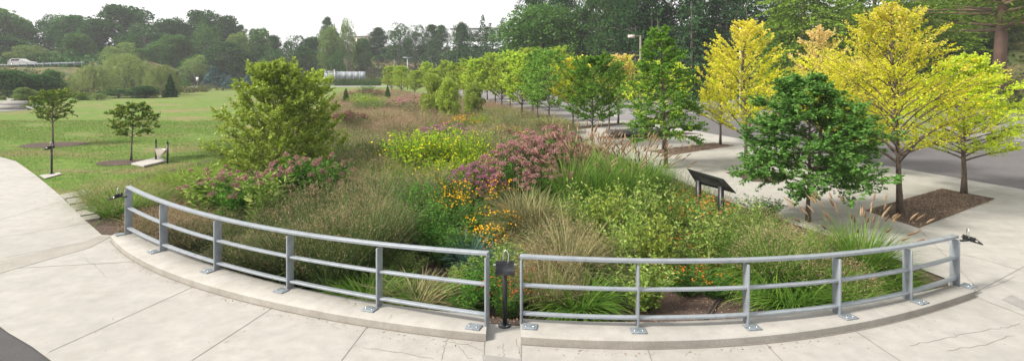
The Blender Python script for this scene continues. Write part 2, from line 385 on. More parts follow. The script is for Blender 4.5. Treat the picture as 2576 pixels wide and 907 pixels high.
tag(MB().add(np.concatenate([S, Zs[..., None]], -1).reshape(-1, 3), FQ).build('garden_soil', M['soil'], smooth=True), kind='structure')
def gz(x, y):
    d = sdist(np.array([x]), np.array([y]), GP)
    return float(basin(np.array([x]), np.array([y]), d)[0]) if d[0] > 0 else HT(x, y)

# ------------------------------------------------------------------ paving, roads
pave_poly = [(-40, 30), G(-60, 384), G(0, 394), G(40, 405), G(90, 440), G(150, 490), G(200, 540), G(256, 590)] + back_line + GR[1:9] + \
    [(4.2, 40.7), (8.8, 42.0), (10.6, 38), (12.2, 31.9), (14.4, 23), (15.05, 20.8), (16.1, 17.5), (17.6, 13), (18.2, 5), (18.2, -12), (-3, -12), (-3, 4), (-4.6, 6.1), G(130, 907), G(80, 870), G(20, 835), G(0, 820), (-12, 10.1), (-40, 15)]
pav = ngon('pavement', pave_poly, 0, M['pave'], kind='structure')
ngon('asphalt_path', [(-42, 15.5), (-12, 10.6), (-6, 8.3), (-4, 7), (-2.6, 5), (-2.6, -12), (-42, -12)], -.012, M['asphalt_dark'], kind='structure')
lot = ngon('road', [(4.0, 40.2), (1.0, 52), (-7.9, 76.6), (-18.6, 85.5), (-12, 118), (20, 105), (48, 50), (58, 24), (75, -12), (17.5, -12), (17.0, 13), (15, 20), (12, 31), (8.6, 41.4)], -.012, M['lot'], kind='structure')
ngon('resurfaced_lane', [(9.3, 41.5), (12.35, 32), (14.5, 23.2), (16.25, 17.5), (18.4, 12), (19, -12), (38, -12), (32, 12), (28.5, 25), (23, 42), (18, 58), (12, 58)], -.007, M['asphalt'], kind='structure')
ngon('far_road', [(-95, 131), (-10, 133), (5, 134), (5, 141), (-95, 139)], .0, M['farroad'], kind='structure')
mb = MB()
for k in range(8):
    x0, y0 = 3.2 + k * 2.6, 45 + k * .35
    mb.box((x0, y0 + 2.3, -.0045), (.11, 5, .002), rz=.12)
for k in range(9):
    x0, y0 = -3 + k * 2.7, 66 + k * .3
    mb.box((x0, y0 + 2.3, -.0045), (.13, 5, .002), rz=.12)
mb.build('parking_lines', M['paint'], lot)

def line_strip(mb, pts, wd, z, sub=None):
    P = np.array([(p[0], p[1], z) for p in pts]); T = np.gradient(P, axis=0); T /= np.linalg.norm(T, axis=1)[:, None] + 1e-9
    N = np.stack([-T[:, 1], T[:, 0], T[:, 0] * 0], 1) * wd / 2
    V = np.stack([P - N, P + N], 1).reshape(-1, 3); m = len(P)
    mb.add(V, [(2 * i, 2 * i + 2, 2 * i + 3, 2 * i + 1) for i in range(m - 1)])
mb = MB()
for seg in [[(0, 676), (372, 546 + 110)], [(122, 885), (501, 714)], [(482, 906), (688, 772)], [(859, 906), (926, 818)], [(0, 552), (250, 478)], [(0, 597), (250, 556)], [(0, 455), (108, 443)], [(0, 650), (219, 607)],
            [(1926, 863), (1968, 907)], [(2155, 834), (2265, 907)], [(2453, 746), (2576, 793)], [(2240, 600), (2470, 651), (2576, 682)], [(2453, 735), (2576, 670)], [(2310, 574), (2470, 735)],
            [(1628, 873), (1640, 907)], [(1220, 838), (1217, 907)], [(1311, 846), (1311, 907)], [(2455, 470), (2576, 500)], [(2100, 440), (2180, 530)], [(1560, 350), (1740, 460)], [(1880, 440), (2200, 420)], [(1700, 400), (1840, 385)], [(1990, 520), (2175, 529)], [(2040, 600), (2180, 560)]]:
    line_strip(mb, [G(*p) for p in seg], .011, .004)
mb.build('joint', M['joint'], pav)
rng = random.Random(4); mb = MB()
for seg in [[(200, 640), (235, 665), (272, 700)], [(908, 874), (1010, 885), (1105, 925 - 20)], [(1129, 846), (1118, 870), (1112, 907)], [(1117, 856), (1180, 866), (1216, 883)], [(2290, 868), (2400, 845), (2510, 825), (2576, 812)], [(2380, 879), (2470, 868), (2560, 838)], [(1264, 862), (1268, 907)], [(1298, 850), (1306, 880), (1309, 900)], [(2480, 728), (2560, 690)], [(1150, 868), (1190, 907)]]:
    pts = []
    for a, b in zip(seg, seg[1:]):
        for k in range(8):
            t = k / 8; p = G(a[0] + (b[0] - a[0]) * t, a[1] + (b[1] - a[1]) * t); pts.append((p[0] + rng.uniform(-.02, .02), p[1] + rng.uniform(-.025, .025)))
    line_strip(mb, pts, .006, .004)
mb.build('crack', M['crack'], pav)
ngon('aggregate_band', [G(0, 687), G(0, 655), G(215, 608), G(252, 592), G(280, 595), G(225, 623)], .005, M['aggregate'], pav)
ngon('drain_band', [G(1215, 907), G(1212, 891), G(1311, 902), G(1311, 925), G(1215, 925)], .005, M['paverband'], pav)
ngon('drain_patch', [G(2520, 752), G(2545, 741), G(2590, 760), G(2590, 785)], .005, M['paverband'], pav)
ngon('paver_border', [G(1857, 514), G(1885, 520), G(1775, 462), G(1745, 455)], .005, M['paverband'], pav)
# flagstones beside the walk
fl = [[(150, 492), (215, 478), (250, 487), (165, 500)], [(167, 503), (250, 490), (262, 502), (176, 515)], [(178, 518), (262, 505), (272, 518), (190, 530)], [(192, 533), (270, 521), (262, 535), (202, 544)], [(204, 547), (262, 538), (250, 550), (214, 556)]]
for k, q in enumerate(fl):
    o = ngon('flagstone', [G(*p) for p in q], .03, M['aggregate'], thick=.05)
    tag(o, ['flagstone nearest the lawn edge beside the curved walk', 'second flagstone from the lawn beside the curved walk', 'middle flagstone of the five beside the curved walk', 'fourth flagstone from the lawn, before the airy grass clump', 'small flagstone nearest the curb end beside the walk'][k], 'flagstone', 'flagstones beside the walk')
ngon('mulch_edge', [G(205, 545), G(262, 538), G(300, 560), G(300, 586), G(258, 592)], -.015, M['mulch'], kind='structure')

# mulch beds in the plaza and around the small trees
beds = [('mulch bed in the near right plaza under two yellow trees', [(2175, 529), (2370, 474), (2505, 499), (2312, 573)]),
        ('mulch bed under the tall green plaza tree', [(1630, 380), (1795, 359), (1848, 366), (1690, 390)]),
        ('mulch bed under the charcoal bench', [(1503, 345), (1655, 328), (1765, 336), (1535, 351)]),
        ('farthest plaza mulch bed, by the parking lot edge', [(1412, 321), (1560, 309), (1582, 312), (1440, 327)]),
        ('mulch bed behind the dark green tree', [(1824, 434), (1880, 428), (2010, 437), (1960, 460), (1890, 456)])]
for lab, q in beds:
    ngon('mulch_bed', [G(*p) for p in q], .006, M['mulch'], kind='structure')
for cx, cy, a in ((134, 363, 1.55), (310, 407, 1.05)):
    c = G(cx, cy); ngon('mulch_ring', [(c[0] + a * math.cos(t) * (1 + .08 * math.sin(3 * t)), c[1] + a * .75 * math.sin(t)) for t in np.linspace(0, 2 * PI, 25)[:-1]], -.018, M['mulch'], kind='structure')

# ------------------------------------------------------------------ curbs
def curb(x0f, x1f, x0b, x1b, label):
    n = 60; t = np.linspace(0, 1, n)
    fxs = x0f + (x1f - x0f) * t; bxs = x0b + (x1b - x0b) * t
    fr = np.array([(a, FY(a)) for a in fxs]); bk = np.array([(a, BY(a)) for a in bxs])
    V = []; r = .02
    for k in range(n):
        d = bk[k] - fr[k]; d /= np.linalg.norm(d)
        f0 = fr[k] + d * r
        V += [(*fr[k], .0), (*fr[k], .1), (*f0, .12), (*(bk[k] - d * .02), .122), (*bk[k], .105), (*bk[k], -.5)]
    Fq = [(k * 6 + j, k * 6 + 6 + j, k * 6 + 7 + j, k * 6 + 1 + j) for k in range(n - 1) for j in range(5)]
    root = empty('curb', (0, 0, 0), 0, label, 'curb')
    top = MB(); 
    V = np.array(V).reshape(n, 6, 3)
    def strip(cols, name, mat, ends=False):
        W = V[:, cols].reshape(-1, 3); m = len(cols)
        F = [(k * m + j, k * m + m + j, k * m + m + 1 + j, k * m + 1 + j) for k in range(n - 1) for j in range(m - 1)]
        b = MB().add(W, F)
        if ends:
            for k in (0, n - 1): b.add(V[k], [(0, 1, 2, 3), (0, 3, 4, 5)])
        return b.build(name, mat, root)
    jt = MB(); line_strip(jt, [(a, b - .008) for a, b in fr], .03, .006); jt.build('base_joint', M['joint'], root)  # dark joint at the curb foot, its colour also painting in contact shade
    strip([0, 1], 'face', M['curbface']); strip([1, 2, 3, 4, 5], 'top', M['curb'], True)
    # control joints cut across the top
    return root
curb(-8.82, -.36, -8.45, -.36, 'long curved concrete curb under the left run of railing')
curb(.12, 7.62, .12, 7.42, 'curved concrete curb under the right run of railing')

# ------------------------------------------------------------------ railings
PL = [(323, 588, 465), (412, 630, 505), (548, 677, 542), (728, 726, 578), (955, 768, 610), (1225, 815, 632)]
PR = [(1312, 808, 640), (1604, 820, 650), (1877, 811, 650), (2106, 788, 632), (2283, 752, 618), (2402, 714, 588)]
def railing(px, label, end_off):
    P = np.array([G(a, b, .12) + (0,) for a, b, c in px]); zt = np.array([ZT(c + 4, p[1]) for (a, b, c), p in zip(px, P)])
    py = np.polyfit(P[:, 0], P[:, 1], 3); pz = np.polyfit(P[:, 0], zt, 2)
    xs = np.linspace(P[0, 0] - .02, P[-1, 0] + .02, 60); ys = np.polyval(py, xs); zz = np.polyval(pz, xs) - .12
    root = empty('railing', (float(P[0, 0]), float(np.polyval(py, P[0, 0])), .12), 0, label, 'railing')
    org = np.array(root.location)
    for nm, f, wd, h in (('top_rail', 1, .10, .045), ('middle_rail', .565, .085, .034), ('bottom_rail', .135, .085, .034)):
        path = np.stack([xs, ys, .12 + zz * f], 1) - org
        MB().sweep(path, wd, h).build(nm, M['galv'], root, bevel=.004)
    for k in range(len(P)):
        x = P[k, 0]; y = np.polyval(py, x); sl = np.polyval(np.polyder(py), x); a = math.atan(sl); H = float(np.polyval(pz, x)) - .12
        n = np.array([-math.sin(a), math.cos(a)]); tv = np.array([math.cos(a), math.sin(a)])
        c = np.array([x, y]) - org[:2]
        mb = MB().box((c[0], c[1], H / 2 - .05), (.026, .145, H - .0), rz=a)
        po = mb.build('post', M['galv'], root, bevel=.003)
        off = end_off[k]; pc = c - n * .15 + tv * off
        pl = MB().box((pc[0], pc[1], .0105), (.21, .17, .015), rz=a).build('base_plate', M['plate'], root, bevel=.003)
        for q in (-.05, .05):
            b = MB(); bp = pc + tv * q * 1.1 - n * .03; b.tube([(bp[0], bp[1], .015), (bp[0], bp[1], .03)], .011, 6)
            b.build('bolt', M['chrome'], pl)
    return root
railing(PL, 'left run of galvanised steel railing on the curved curb', [-.08, -.07, -.06, -.04, -.06, -.14])
railing(PR, 'right run of galvanised steel railing on the curved curb', [.14, -.02, .0, .05, .05, .08])

# ------------------------------------------------------------------ post lights
def light_head(parent, z, mats=True):
    """hinged ribbed plate with side knobs and a bent conduit; slopes down towards -Y"""
    Rm = Matrix.Rotation(R(35), 3, 'X')
    hs = MB().box((0, -.12, z - .03), (.27, .2, .018), M=Rm)
    for k in range(18): hs.box((-.125 + k * .0147, -.12 - .008, z - .03 + .012), (.006, .19, .008), M=Rm)
    pl = hs.build('lamp_plate', M['charcoal'], parent)
    MB().box((0, -.03, z + .01), (.27, .02, .10)).build('back_plate', M['black'], parent, bevel=.003)
    MB().tube([(-.17, -.035, z), (.17, -.035, z)], [.014, .014], 8).build('pivot_rod', M['chrome'], parent)
    P = [(-.02, 0, z + .02), (-.025, 0, z + .10), (-.02, 0, z + .17), (.005, -.01, z + .205), (.035, -.02, z + .195), (.055, -.03, z + .14), (.045, -.04, z + .02)]
    P = np.array(P); tt = np.linspace(0, 6, 25); P = np.stack([np.interp(tt, range(7), P[:, i]) for i in range(3)], 1)
    MB().tube(P, .0095, 8).build('conduit', M['chrome'], parent, smooth=True)
def post_light(x, y, z0, H, rz, label):
    r = empty('post_light', (x, y, z0), rz, label, 'light')
    a = np.linspace(0, 2 * PI, 5)[:-1] + .4
    MB().tube([(0, 0, 0.002), (0, 0, .016)], .096, 28).build('base_plate', M['black'], r)
    for t in a: MB().tube([(.072 * math.cos(t), .072 * math.sin(t), .016), (.072 * math.cos(t), .072 * math.sin(t), .026)], .011, 6).build('bolt', M['chrome'], r)
    MB().tube([(0, 0, .016), (0, 0, H)], .034, 16).build('post', M['black'], r, smooth=True)
    light_head(r, H + .0)
    return r
c = G(1270, 818); post_light(c[0], c[1], 0, .90, 0, 'black post light with bent conduit standing in the railing gap')
c = G(130, 437); ngon('concrete_pad', [G(98, 441), G(148, 433), G(156, 437), G(112, 449)], .006, M['slab'], kind='structure')
post_light(c[0], c[1], .006, .95, R(-100), 'black post light beside the walk on the lawn edge')
def rail_light(x, y, z, rz, label):
    r = empty('rail_light', (x, y, z), rz, label, 'light')
    MB().box((0, .09, 0), (.05, .2, .03)).build('arm', M['black'], r, bevel=.003)
    light_head(r, 0.02); r.scale = (.85, .85, .85); return r
c = XD(318, 12.25); rail_light(c[0] - .15, c[1], .96, R(-92), 'black hinged rail light on the left end of the railing')
c = XD(2410, 9.5); rail_light(c[0] + .17, c[1], .84, R(100), 'black hinged rail light on the right end of the railing')

# ------------------------------------------------------------------ interpretive panel, bench, sling seat
pr = empty('interpretive_panel', (5.05, 14.2, gz(5.05, 14.2)), 0, 'dark angled interpretive panel standing between garden and plaza', 'panel')
o3 = np.array(pr.location)
q4 = np.array([(4.78, 15.2, 1.06), (5.20, 13.75, 1.06), (5.42, 13.5, .76), (4.88, 14.75, .76)]) - o3
nv4 = np.cross(q4[1] - q4[0], q4[3] - q4[0]); nv4 = nv4 / np.linalg.norm(nv4) * .035
MB().add(np.vstack([q4, q4 + nv4]), [(0, 1, 2, 3), (7, 6, 5, 4), (0, 4, 5, 1), (1, 5, 6, 2), (2, 6, 7, 3), (3, 7, 4, 0)]).build('board', M['panel'], pr)
for f_ in (.2, .8):
    tq = (q4[0] + (q4[1] - q4[0]) * f_ + q4[3] + (q4[2] - q4[3]) * f_) / 2
    MB().box((tq[0], tq[1], (tq[2] - .04) / 2 - .05), (.09, .12, tq[2] - .0), rz=.3).build('leg', M['black'], pr)
b0 = G(1537, 346); be = empty('bench', (b0[0] + 1.6, b0[1] + .35, 0), R(7), 'low charcoal slab bench on mulch in the plaza', 'bench')
MB().box((0, 0, .30), (3.5, .62, .28)).build('seat', M['bench'], be, bevel=.012)
MB().box((-.85, 0, .083), (1.1, .4, .152)).build('leg', M['black'], be); MB().box((.95, 0, .083), (1.1, .4, .152)).build('leg', M['black'], be)
MB().box((1.0, -.313, .32), (.22, .006, .06)).build('plaque', M['paint'], be)

a0 = G(393, 404); a1 = G(421, 409); a0 = np.array(a0); a1 = np.array(a1); mid = (a0 + a1) / 2
sr = empty('banner_frame', (mid[0], mid[1], -.03), math.atan2(a1[1] - a0[1], a1[0] - a0[0]), 'black posted frame with a sagging cloth sling beside the second young tree', 'frame')
hw = float(np.linalg.norm(a1 - a0)) / 2 + .02
for s in (-1, 1):
    p = MB().tube([(s * hw, 0, 0), (s * hw, 0, .78)], .035, 8); p.build('post', M['black'], sr)
    MB().tube([(s * hw, 0, .78), (s * hw, 0, .82), (s * hw, 0, .88), (s * hw, 0, .96)], [.02, .04, .03, .008], 8).build('finial', M['black'], sr)
MB().tube([(-hw - .05, 0, .58), (hw + .03, 0, .55)], .014, 6).build('cross_bar', M['chrome'], sr)
V = []; n = 14
for i in range(n):
    for j in range(8):
        s = i / (n - 1) * 2 - 1; q = j / 7; dep = .36 * (1 - abs(s) ** 2.2)
        V.append((s * hw * .96, -.06 * math.sin(q * PI) - .12 * q * (1 - s * s), .56 - dep * q))
MB().add(V, [(i * 8 + j, i * 8 + j + 1, i * 8 + 9 + j, i * 8 + 8 + j) for i in range(n - 1) for j in range(7)]).build('cloth', M['sling'], sr, smooth=True)
q = [np.array(G(330, 414)), np.array(G(362, 420)), np.array(G(420, 406)), np.array(G(396, 398))]
o = ngon('slab', q, .06, M['slab'], thick=.06); tag(o, 'pale flat slab lying in the grass below the sling frame', 'slab')

# ------------------------------------------------------------------ vegetation generators
def nrm(A): return A / (np.linalg.norm(A, axis=-1, keepdims=True) + 1e-9)
def leaf_quads(mb, P, size, rng, D=None, asp=.55, up=.6, jit=.5, fold=.25):
    """diamond leaves: at P, pointing along D (or random), facing mostly up"""
    n = len(P); size = np.broadcast_to(size, (n,)) * rng.uniform(.7, 1.25, n)
    d = rng.normal(size=(n, 3)); d[:, 2] *= .5
    if D is not None: d = nrm(D) + d * jit
    d = nrm(d); nn = rng.normal(size=(n, 3)) * (1 - up); nn[:, 2] += up
    s = nrm(np.cross(d, nn)); nn = np.cross(s, d); S = size[:, None]
    a = P; t = P + d * S; m = P + d * S * .45
    l = m + s * S * asp * .5 + nn * S * fold * .3; r = m - s * S * asp * .5 + nn * S * fold * .3
    V = np.stack([a, r, t, l], 1).reshape(-1, 3); mb.add(V, np.arange(4 * n).reshape(-1, 4)); return mb

def branch_tree(seed, H, W, cb, nl, nt, nleaf, lsize, prof, rise=.6, droop=.1, tr=.05, twist=.12, asp=.8, up=.6, wood=True, flat=.35, lump=0, jl=.05):
    """tapered trunk with limbs and twigs; leaves set along the twigs. returns (wood MB, leaf MB)"""
    rng = np.random.default_rng(seed); wd = MB(); lf = MB()
    hs = np.linspace(0, 1, 9); wob = np.cumsum(rng.normal(0, .012 * H, (9, 2)), 0); wob[0] = 0
    TP = np.column_stack([wob * np.linspace(0, 1, 9)[:, None], hs * H * .97])
    wd.tube(TP, tr * (1 - hs * .9) * (1 + .35 * np.exp(-hs * 25)), 8)
    tp = lambda h: np.array([np.interp(h, hs, TP[:, k]) for k in range(3)])
    az = rng.uniform(0, 2 * PI); PP = []; DD = []
    for k in range(nl):
        f = (k + rng.uniform(0, 1)) / nl; h = cb + (1 - cb) * f
        az += 2.4 + rng.uniform(-.4, .4); Lr = W / 2 * prof(f) * rng.uniform(.72, 1.12) + .05 * W * .5
        hd = np.array([math.cos(az), math.sin(az), 0]); e = rise * (1 + .8 * f) * rng.uniform(.8, 1.2)
        h0 = max(cb * .85, h - .10 * e); st = tp(h0); s = np.linspace(0, 1, 7)[:, None]
        bend = np.array([-hd[1], hd[0], 0]) * rng.normal(0, twist) * Lr
        path = st + hd * Lr * s + np.array([0, 0, 1.]) * (Lr * e * s - droop * Lr * (1 + .4 * f) * s ** 2) + bend * s ** 2
        r0 = max(.006, tr * .42 * (1 - f * .75))
        wd.tube(path, r0 * (1 - .85 * s[:, 0]), 5, False)
        m = max(3, int(nt * (.45 + .55 * Lr / (W / 2))))
        sp = rng.uniform(.18, 1, m) ** .8
        q = np.stack([np.interp(sp, s[:, 0], path[:, i]) for i in range(3)], 1)
        tan = nrm(path[-1] - path[0]); side = nrm(np.cross(tan, [0, 0, 1.]))
        sg = np.where(rng.random(m) < .5, -1, 1)[:, None]
        td = nrm(tan * rng.uniform(.5, 1.2, (m, 1)) + side * sg * rng.uniform(.3, 1.1, (m, 1)) + rng.normal(0, flat, (m, 3)) * [.4, .4, 1] + [0, 0, .12])
        tl = Lr * (.42 - .2 * sp) * rng.uniform(.6, 1.2, m) + .10 * W * .5
        if wood:
            for i in range(0, m, 2): wd.tube([q[i], q[i] + td[i] * tl[i] * .9], [max(.003, r0 * .25), .002], 3, False)
        nn = nleaf; u = rng.uniform(.1, 1.05, (m, nn, 1))
        pts = q[:, None] + td[:, None] * tl[:, None, None] * u + rng.normal(0, jl * W * .25, (m, nn, 3)) * (.4 + lump)
        PP.append(pts.reshape(-1, 3)); DD.append(np.repeat(td[:, None] + np.array([0, 0, -.1]), nn, 1).reshape(-1, 3))
    PP = np.vstack(PP); DD = np.vstack(DD)
    leaf_quads(lf, PP, lsize, rng, DD, asp, up, .9)
    return wd, lf

oval = lambda f: max(.05, math.sin(PI * min(1, (f * .86 + .16))) ** .7)
pyr = lambda f: max(.04, (1 - f) ** .75 * min(1, .55 + f * 4))
cone_round = lambda f: max(.05, (1 - f ** 1.7) ** .8 * min(1, .75 + f * 1.5))
vase = lambda f: max(.06, (.55 + .65 * f) * (1 - f ** 5) * 1.0)
def protos(fn, n, *a, **k):
    r = []
    for s in range(n):
        wd, lf = fn(*[s * 7 + 3 + a[0]], *a[1:], **k); r.append((wd.mesh('trunk'), lf.mesh('crown')))
    return r

def place(name, protos_i, H0, W0, pos, H, W, rz, wmat, lmat, label, cat, group=None, pn=('trunk', 'crown')):
    o = empty(name, pos, rz, label, cat, group); o.scale = (W / W0, W / W0, H / H0)
    for nm, me, mt in zip(pn, protos_i, (wmat, lmat)):
        c = bpy.data.objects.new(nm, me); COL.objects.link(c); c.parent = o
        if not me.materials: me.materials.append(mt)
        c.material_slots[0].link = 'OBJECT'; c.material_slots[0].material = mt
    return o

# ------------------------------------------------------------------ plaza trees (each with its own seed)
def plaza_tree(name, x, d, H, W, cb, mat, seed, prof, label, cat='tree', nl=44, nt=15, nleaf=22, ls=.06, wood=True, x_off=0, bark='bark', **k):
    p = XD(x, d); wd, lf = branch_tree(seed, H, W, cb, nl, nt, nleaf, ls, prof, wood=wood, **k)
    r = empty(name, (p[0], p[1], gz(*p)), 0, label, cat)
    wd.build('trunk', M[bark], r, smooth=True); lf.build('crown', L[mat], r); return r
plaza_tree('dark_green_tree', 2033, 13.8, 3.85, 3.4, .25, 'darkgreen', 12, lambda f: max(.16, (1 - f ** 2.0) ** .8 * min(1, .8 + f * 1.2)) * (.82 + .22 * math.sin(f * 23) ** 2), 'dense dark green tree with low branches between garden and plaza', nl=62, nt=24, nleaf=40, ls=.07, rise=.26, droop=.26, tr=.055, up=.75, asp=.9)
plaza_tree('yellow_tree', 2265, 14.5, 6.1, 4.0, .27, 'yellow', 21, lambda f: max(.07, (1 - f) ** .72 * min(1, .72 + f * 2)), 'largest bright yellow tree in the near right mulch bed', nl=72, nt=20, nleaf=20, ls=.055, rise=.72, droop=.16, tr=.075, flat=.25, twist=.3)
plaza_tree('yellow_green_tree', 2425, 17.0, 4.55, 3.5, .27, 'yellowgreen', 33, lambda f: max(.09, (1 - f ** 1.3) ** .8 * min(1, .8 + f)), 'spreading yellow green tree at the far right end of the near mulch bed', nl=70, nt=22, nleaf=24, ls=.06, rise=.45, droop=.12, tr=.075, flat=.22, twist=.3)
plaza_tree('green_tree', 1675, 21.4, 6.0, 3.3, .22, 'green', 43, lambda f: max(.1, (1 - f ** 1.5) ** .85 * min(1, .8 + f) * (.78 + .26 * math.sin(f * 19) ** 2)), 'tallest green tree with drooping lower branches in mid plaza', nl=62, nt=20, nleaf=26, ls=.08, rise=.45, droop=.5, tr=.075)
plaza_tree('yellow_tree', 1877, 21.5, 6.6, 3.1, .22, 'yellow', 52, cone_round, 'tall yellow tree with upswept top behind the dark green tree', nl=58, nt=18, nleaf=22, ls=.065, twist=.3, rise=.85, droop=.1, tr=.07, flat=.2)
plaza_tree('yellow_tree', 1812, 28.3, 5.6, 3.0, .22, 'yellow', 53, cone_round, 'yellow tree just right of the tallest green tree', nl=50, nt=16, nleaf=20, ls=.075, twist=.3, rise=.8, droop=.1, tr=.06, flat=.2)
plaza_tree('peach_tinted_tree', 2062, 24.5, 6.4, 3.2, .2, 'peach', 61, lambda f: max(.06, (1 - f) ** .6), 'tree with pink peach tinted pointed top beside the largest yellow tree', nl=54, nt=16, nleaf=20, ls=.07, twist=.3, rise=.8, droop=.08, tr=.06, flat=.2)
plaza_tree('yellow_tree', 2150, 20.5, 4.2, 3.8, .25, 'yellow', 63, oval, 'yellow tree half hidden between the dark green and largest yellow tree', nl=64, nt=18, nleaf=28, ls=.07, rise=.6, droop=.1, tr=.06, flat=.2, twist=.3)
plaza_tree('yellow_tree', 1668, 26.6, 4.7, 3.2, .25, 'yellowgreen', 66, cone_round, 'yellow green tree hidden behind the tallest green tree', nl=32, nt=12, nleaf=16, ls=.09, rise=.6, tr=.055)
plaza_tree('green_tree', 1490, 28.1, 4.95, 2.9, .27, 'green', 71, oval, 'round crowned green tree left of the bench', nl=60, nt=16, nleaf=28, ls=.085, rise=.6, droop=.12, tr=.05)
plaza_tree('green_tree', 1533, 31.6, 4.3, 2.6, .28, 'green', 73, oval, 'smaller green tree growing by the left end of the bench', nl=32, nt=12, nleaf=16, ls=.09, rise=.5, tr=.05)
plaza_tree('yellow_tree', 1442, 37, 5.1, 3.2, .3, 'yellow', 75, cone_round, 'yellow tree at the left end of the farthest plaza mulch bed', nl=54, nt=16, nleaf=24, ls=.095, rise=.8, tr=.06)
plaza_tree('peach_tinted_tree', 1555, 39.8, 5.4, 3.4, .28, 'peach', 77, cone_round, 'peach topped yellow tree behind the bench by the parking lot', nl=60, nt=16, nleaf=24, ls=.10, rise=.8, tr=.07)
plaza_tree('green_tree', 1380, 36.9, 5.5, 3.7, .25, 'maplegreen', 79, cone_round, 'green tree with a few orange leaves at the far garden corner', nl=46, nt=14, nleaf=18, ls=.11, rise=.5, tr=.06)

# big shrubby young tree on the left of the garden
plaza_tree('multi_stem_tree', 695, 18.4, 4.9, 3.6, .05, 'hazelgreen', 85, lambda f: max(.12, (1 - f) ** .62 * min(1, .85 + f)), 'large olive green bushy tree at the left side of the garden', nl=74, nt=20, nleaf=22, ls=.10, rise=.95, droop=.22, tr=.05, asp=.65, up=.45)
plaza_tree('multi_stem_tree', 780, 19.6, 4.85, 2.1, .05, 'hazelgreen', 86, lambda f: max(.14, (1 - f ** 2.4) ** .8), 'upright olive green tree close behind the large bushy one', nl=44, nt=16, nleaf=18, ls=.10, rise=1.3, droop=.2, tr=.04, asp=.65, up=.45)

# two young lawn trees
plaza_tree('young_tree', 133, 28.3, 3.05, 1.9, .43, 'orchard', 91, oval, 'leftmost young lawn tree with a round crown', nl=32, nt=13, nleaf=15, ls=.09, rise=.7, droop=.3, tr=.045, bark='bark')
plaza_tree('young_tree', 330, 23.3, 2.68, 1.6, .44, 'orchard', 95, oval, 'second young lawn tree beside the sling frame', nl=30, nt=12, nleaf=14, ls=.09, rise=.6, droop=.45, tr=.04, bark='bark')

# parking lot row
mp = protos(branch_tree, 4, 0, 5.4, 3.0, .2, 56, 15, 18, .12, lambda f: max(.05, (1 - f) ** .6 * min(1, .7 + f * 2)), rise=1.0, tr=.06, wood=False)
rowpos = [(985, 94, 166, 60), (1010, 87, 168, 62), (1043, 83, 172, 64), (1075, 90, 163, 60), (1092, 74, 166, 66), (1122, 80, 158, 66), (1150, 70, 153, 80), (1178, 66, 150, 82), (1200, 61, 150, 90), (1226, 74, 148, 80),
          (1246, 62, 143, 95), (1262, 55, 138, 100), (1284, 56.6, 138, 100), (1313, 45, 125, 130), (1340, 52, 121, 120), (1352, 41, 128, 110), (1290, 70, 140, 90), (1405, 60, 128, 100), (1460, 66, 130, 100)]
rowlab = ['yellow green tree at the far left end of the lot row', 'green yellow tree second from the far end of the lot row', 'rounded light green tree with thin bare trunk near the far lot', 'back tree showing over the far end of the lot row', 'light green tree just left of the olive shrub', 'light green tree rising right over the olive shrub', 'tree with rusty orange tinge behind the olive shrub', 'light green tree half way along the lot row', 'yellow green tree past the middle of the lot row', 'back row tree whose tip shows mid row',
          'orange tinged tree in front of the lot asphalt', 'orange mottled tree at mid right of the lot row', 'slender orange tinged tree before the green pair', 'broad yellow green tree behind the green corner tree', 'tall yellow green tree at the near end of the lot row', 'darker green tree left of the garden corner tree', 'light green tree deep inside the lot row', 'lot tree showing left of the yellow plaza trees', 'lot tree showing above the round crowned green tree']
for k, ((x, d, ty, wpx), lab) in enumerate(zip(rowpos, rowlab)):
    p = XD(x, d); H = ZT(ty, d); mt = L['maplegreen'] if k == 15 else L['maple']
    place('maple_tree', mp[k % 4], 5.4, 3.6, (*p, 0), H * (1.13 + .1 * math.sin(k * 2.7)), wpx * 1.1 * d / F, k * 1.3, M['bark'], mt, lab, 'tree', 'trees along the parking lot')

# ------------------------------------------------------------------ far trees
def broad(seed, lobes=64, n=8500, ls=.035, wide=1.0, cb=.06):
    """unit-size broadleaf: height 1, width 1, crown of uneven leafy lobes"""
    rng = np.random.default_rng(seed); wd = MB(); lf = MB()
    wd.tube([(0, 0, -.05), (.01, 0, .3), (0, .01, .75)], [.03, .024, .008], 7)
    C = []
    for k in range(lobes):
        a = rng.uniform(0, 2 * PI); t = rng.uniform(0, 1) ** .8; z = cb + .07 + (1 - cb - .14) * t
        rr = .42 * math.sin(PI * min(1, .24 + .70 * t)) ** .6 * rng.uniform(.3, 1.05)
        c = np.array([rr * math.cos(a), rr * math.sin(a), z]); C.append((c, rng.uniform(.08, .17)))
        if k % 2 == 0: wd.tube([(0, 0, max(.15, z - .28)), c * [.5, .5, 1] - [0, 0, .08], c], [.012, .008, .003], 4, False)
    m = n // lobes
    for c, r in C:
        d = nrm(rng.normal(size=(m, 3))); d[:, 2] = np.abs(d[:, 2]) * np.where(rng.random(m) < .3, -1, 1)
        P = c + d * r * rng.uniform(.7, 1.1, (m, 1)) * [1.0, 1.0, .95]
        leaf_quads(lf, P, ls, rng, d * [1, 1, .3], .8, .5, .7)
    return wd, lf
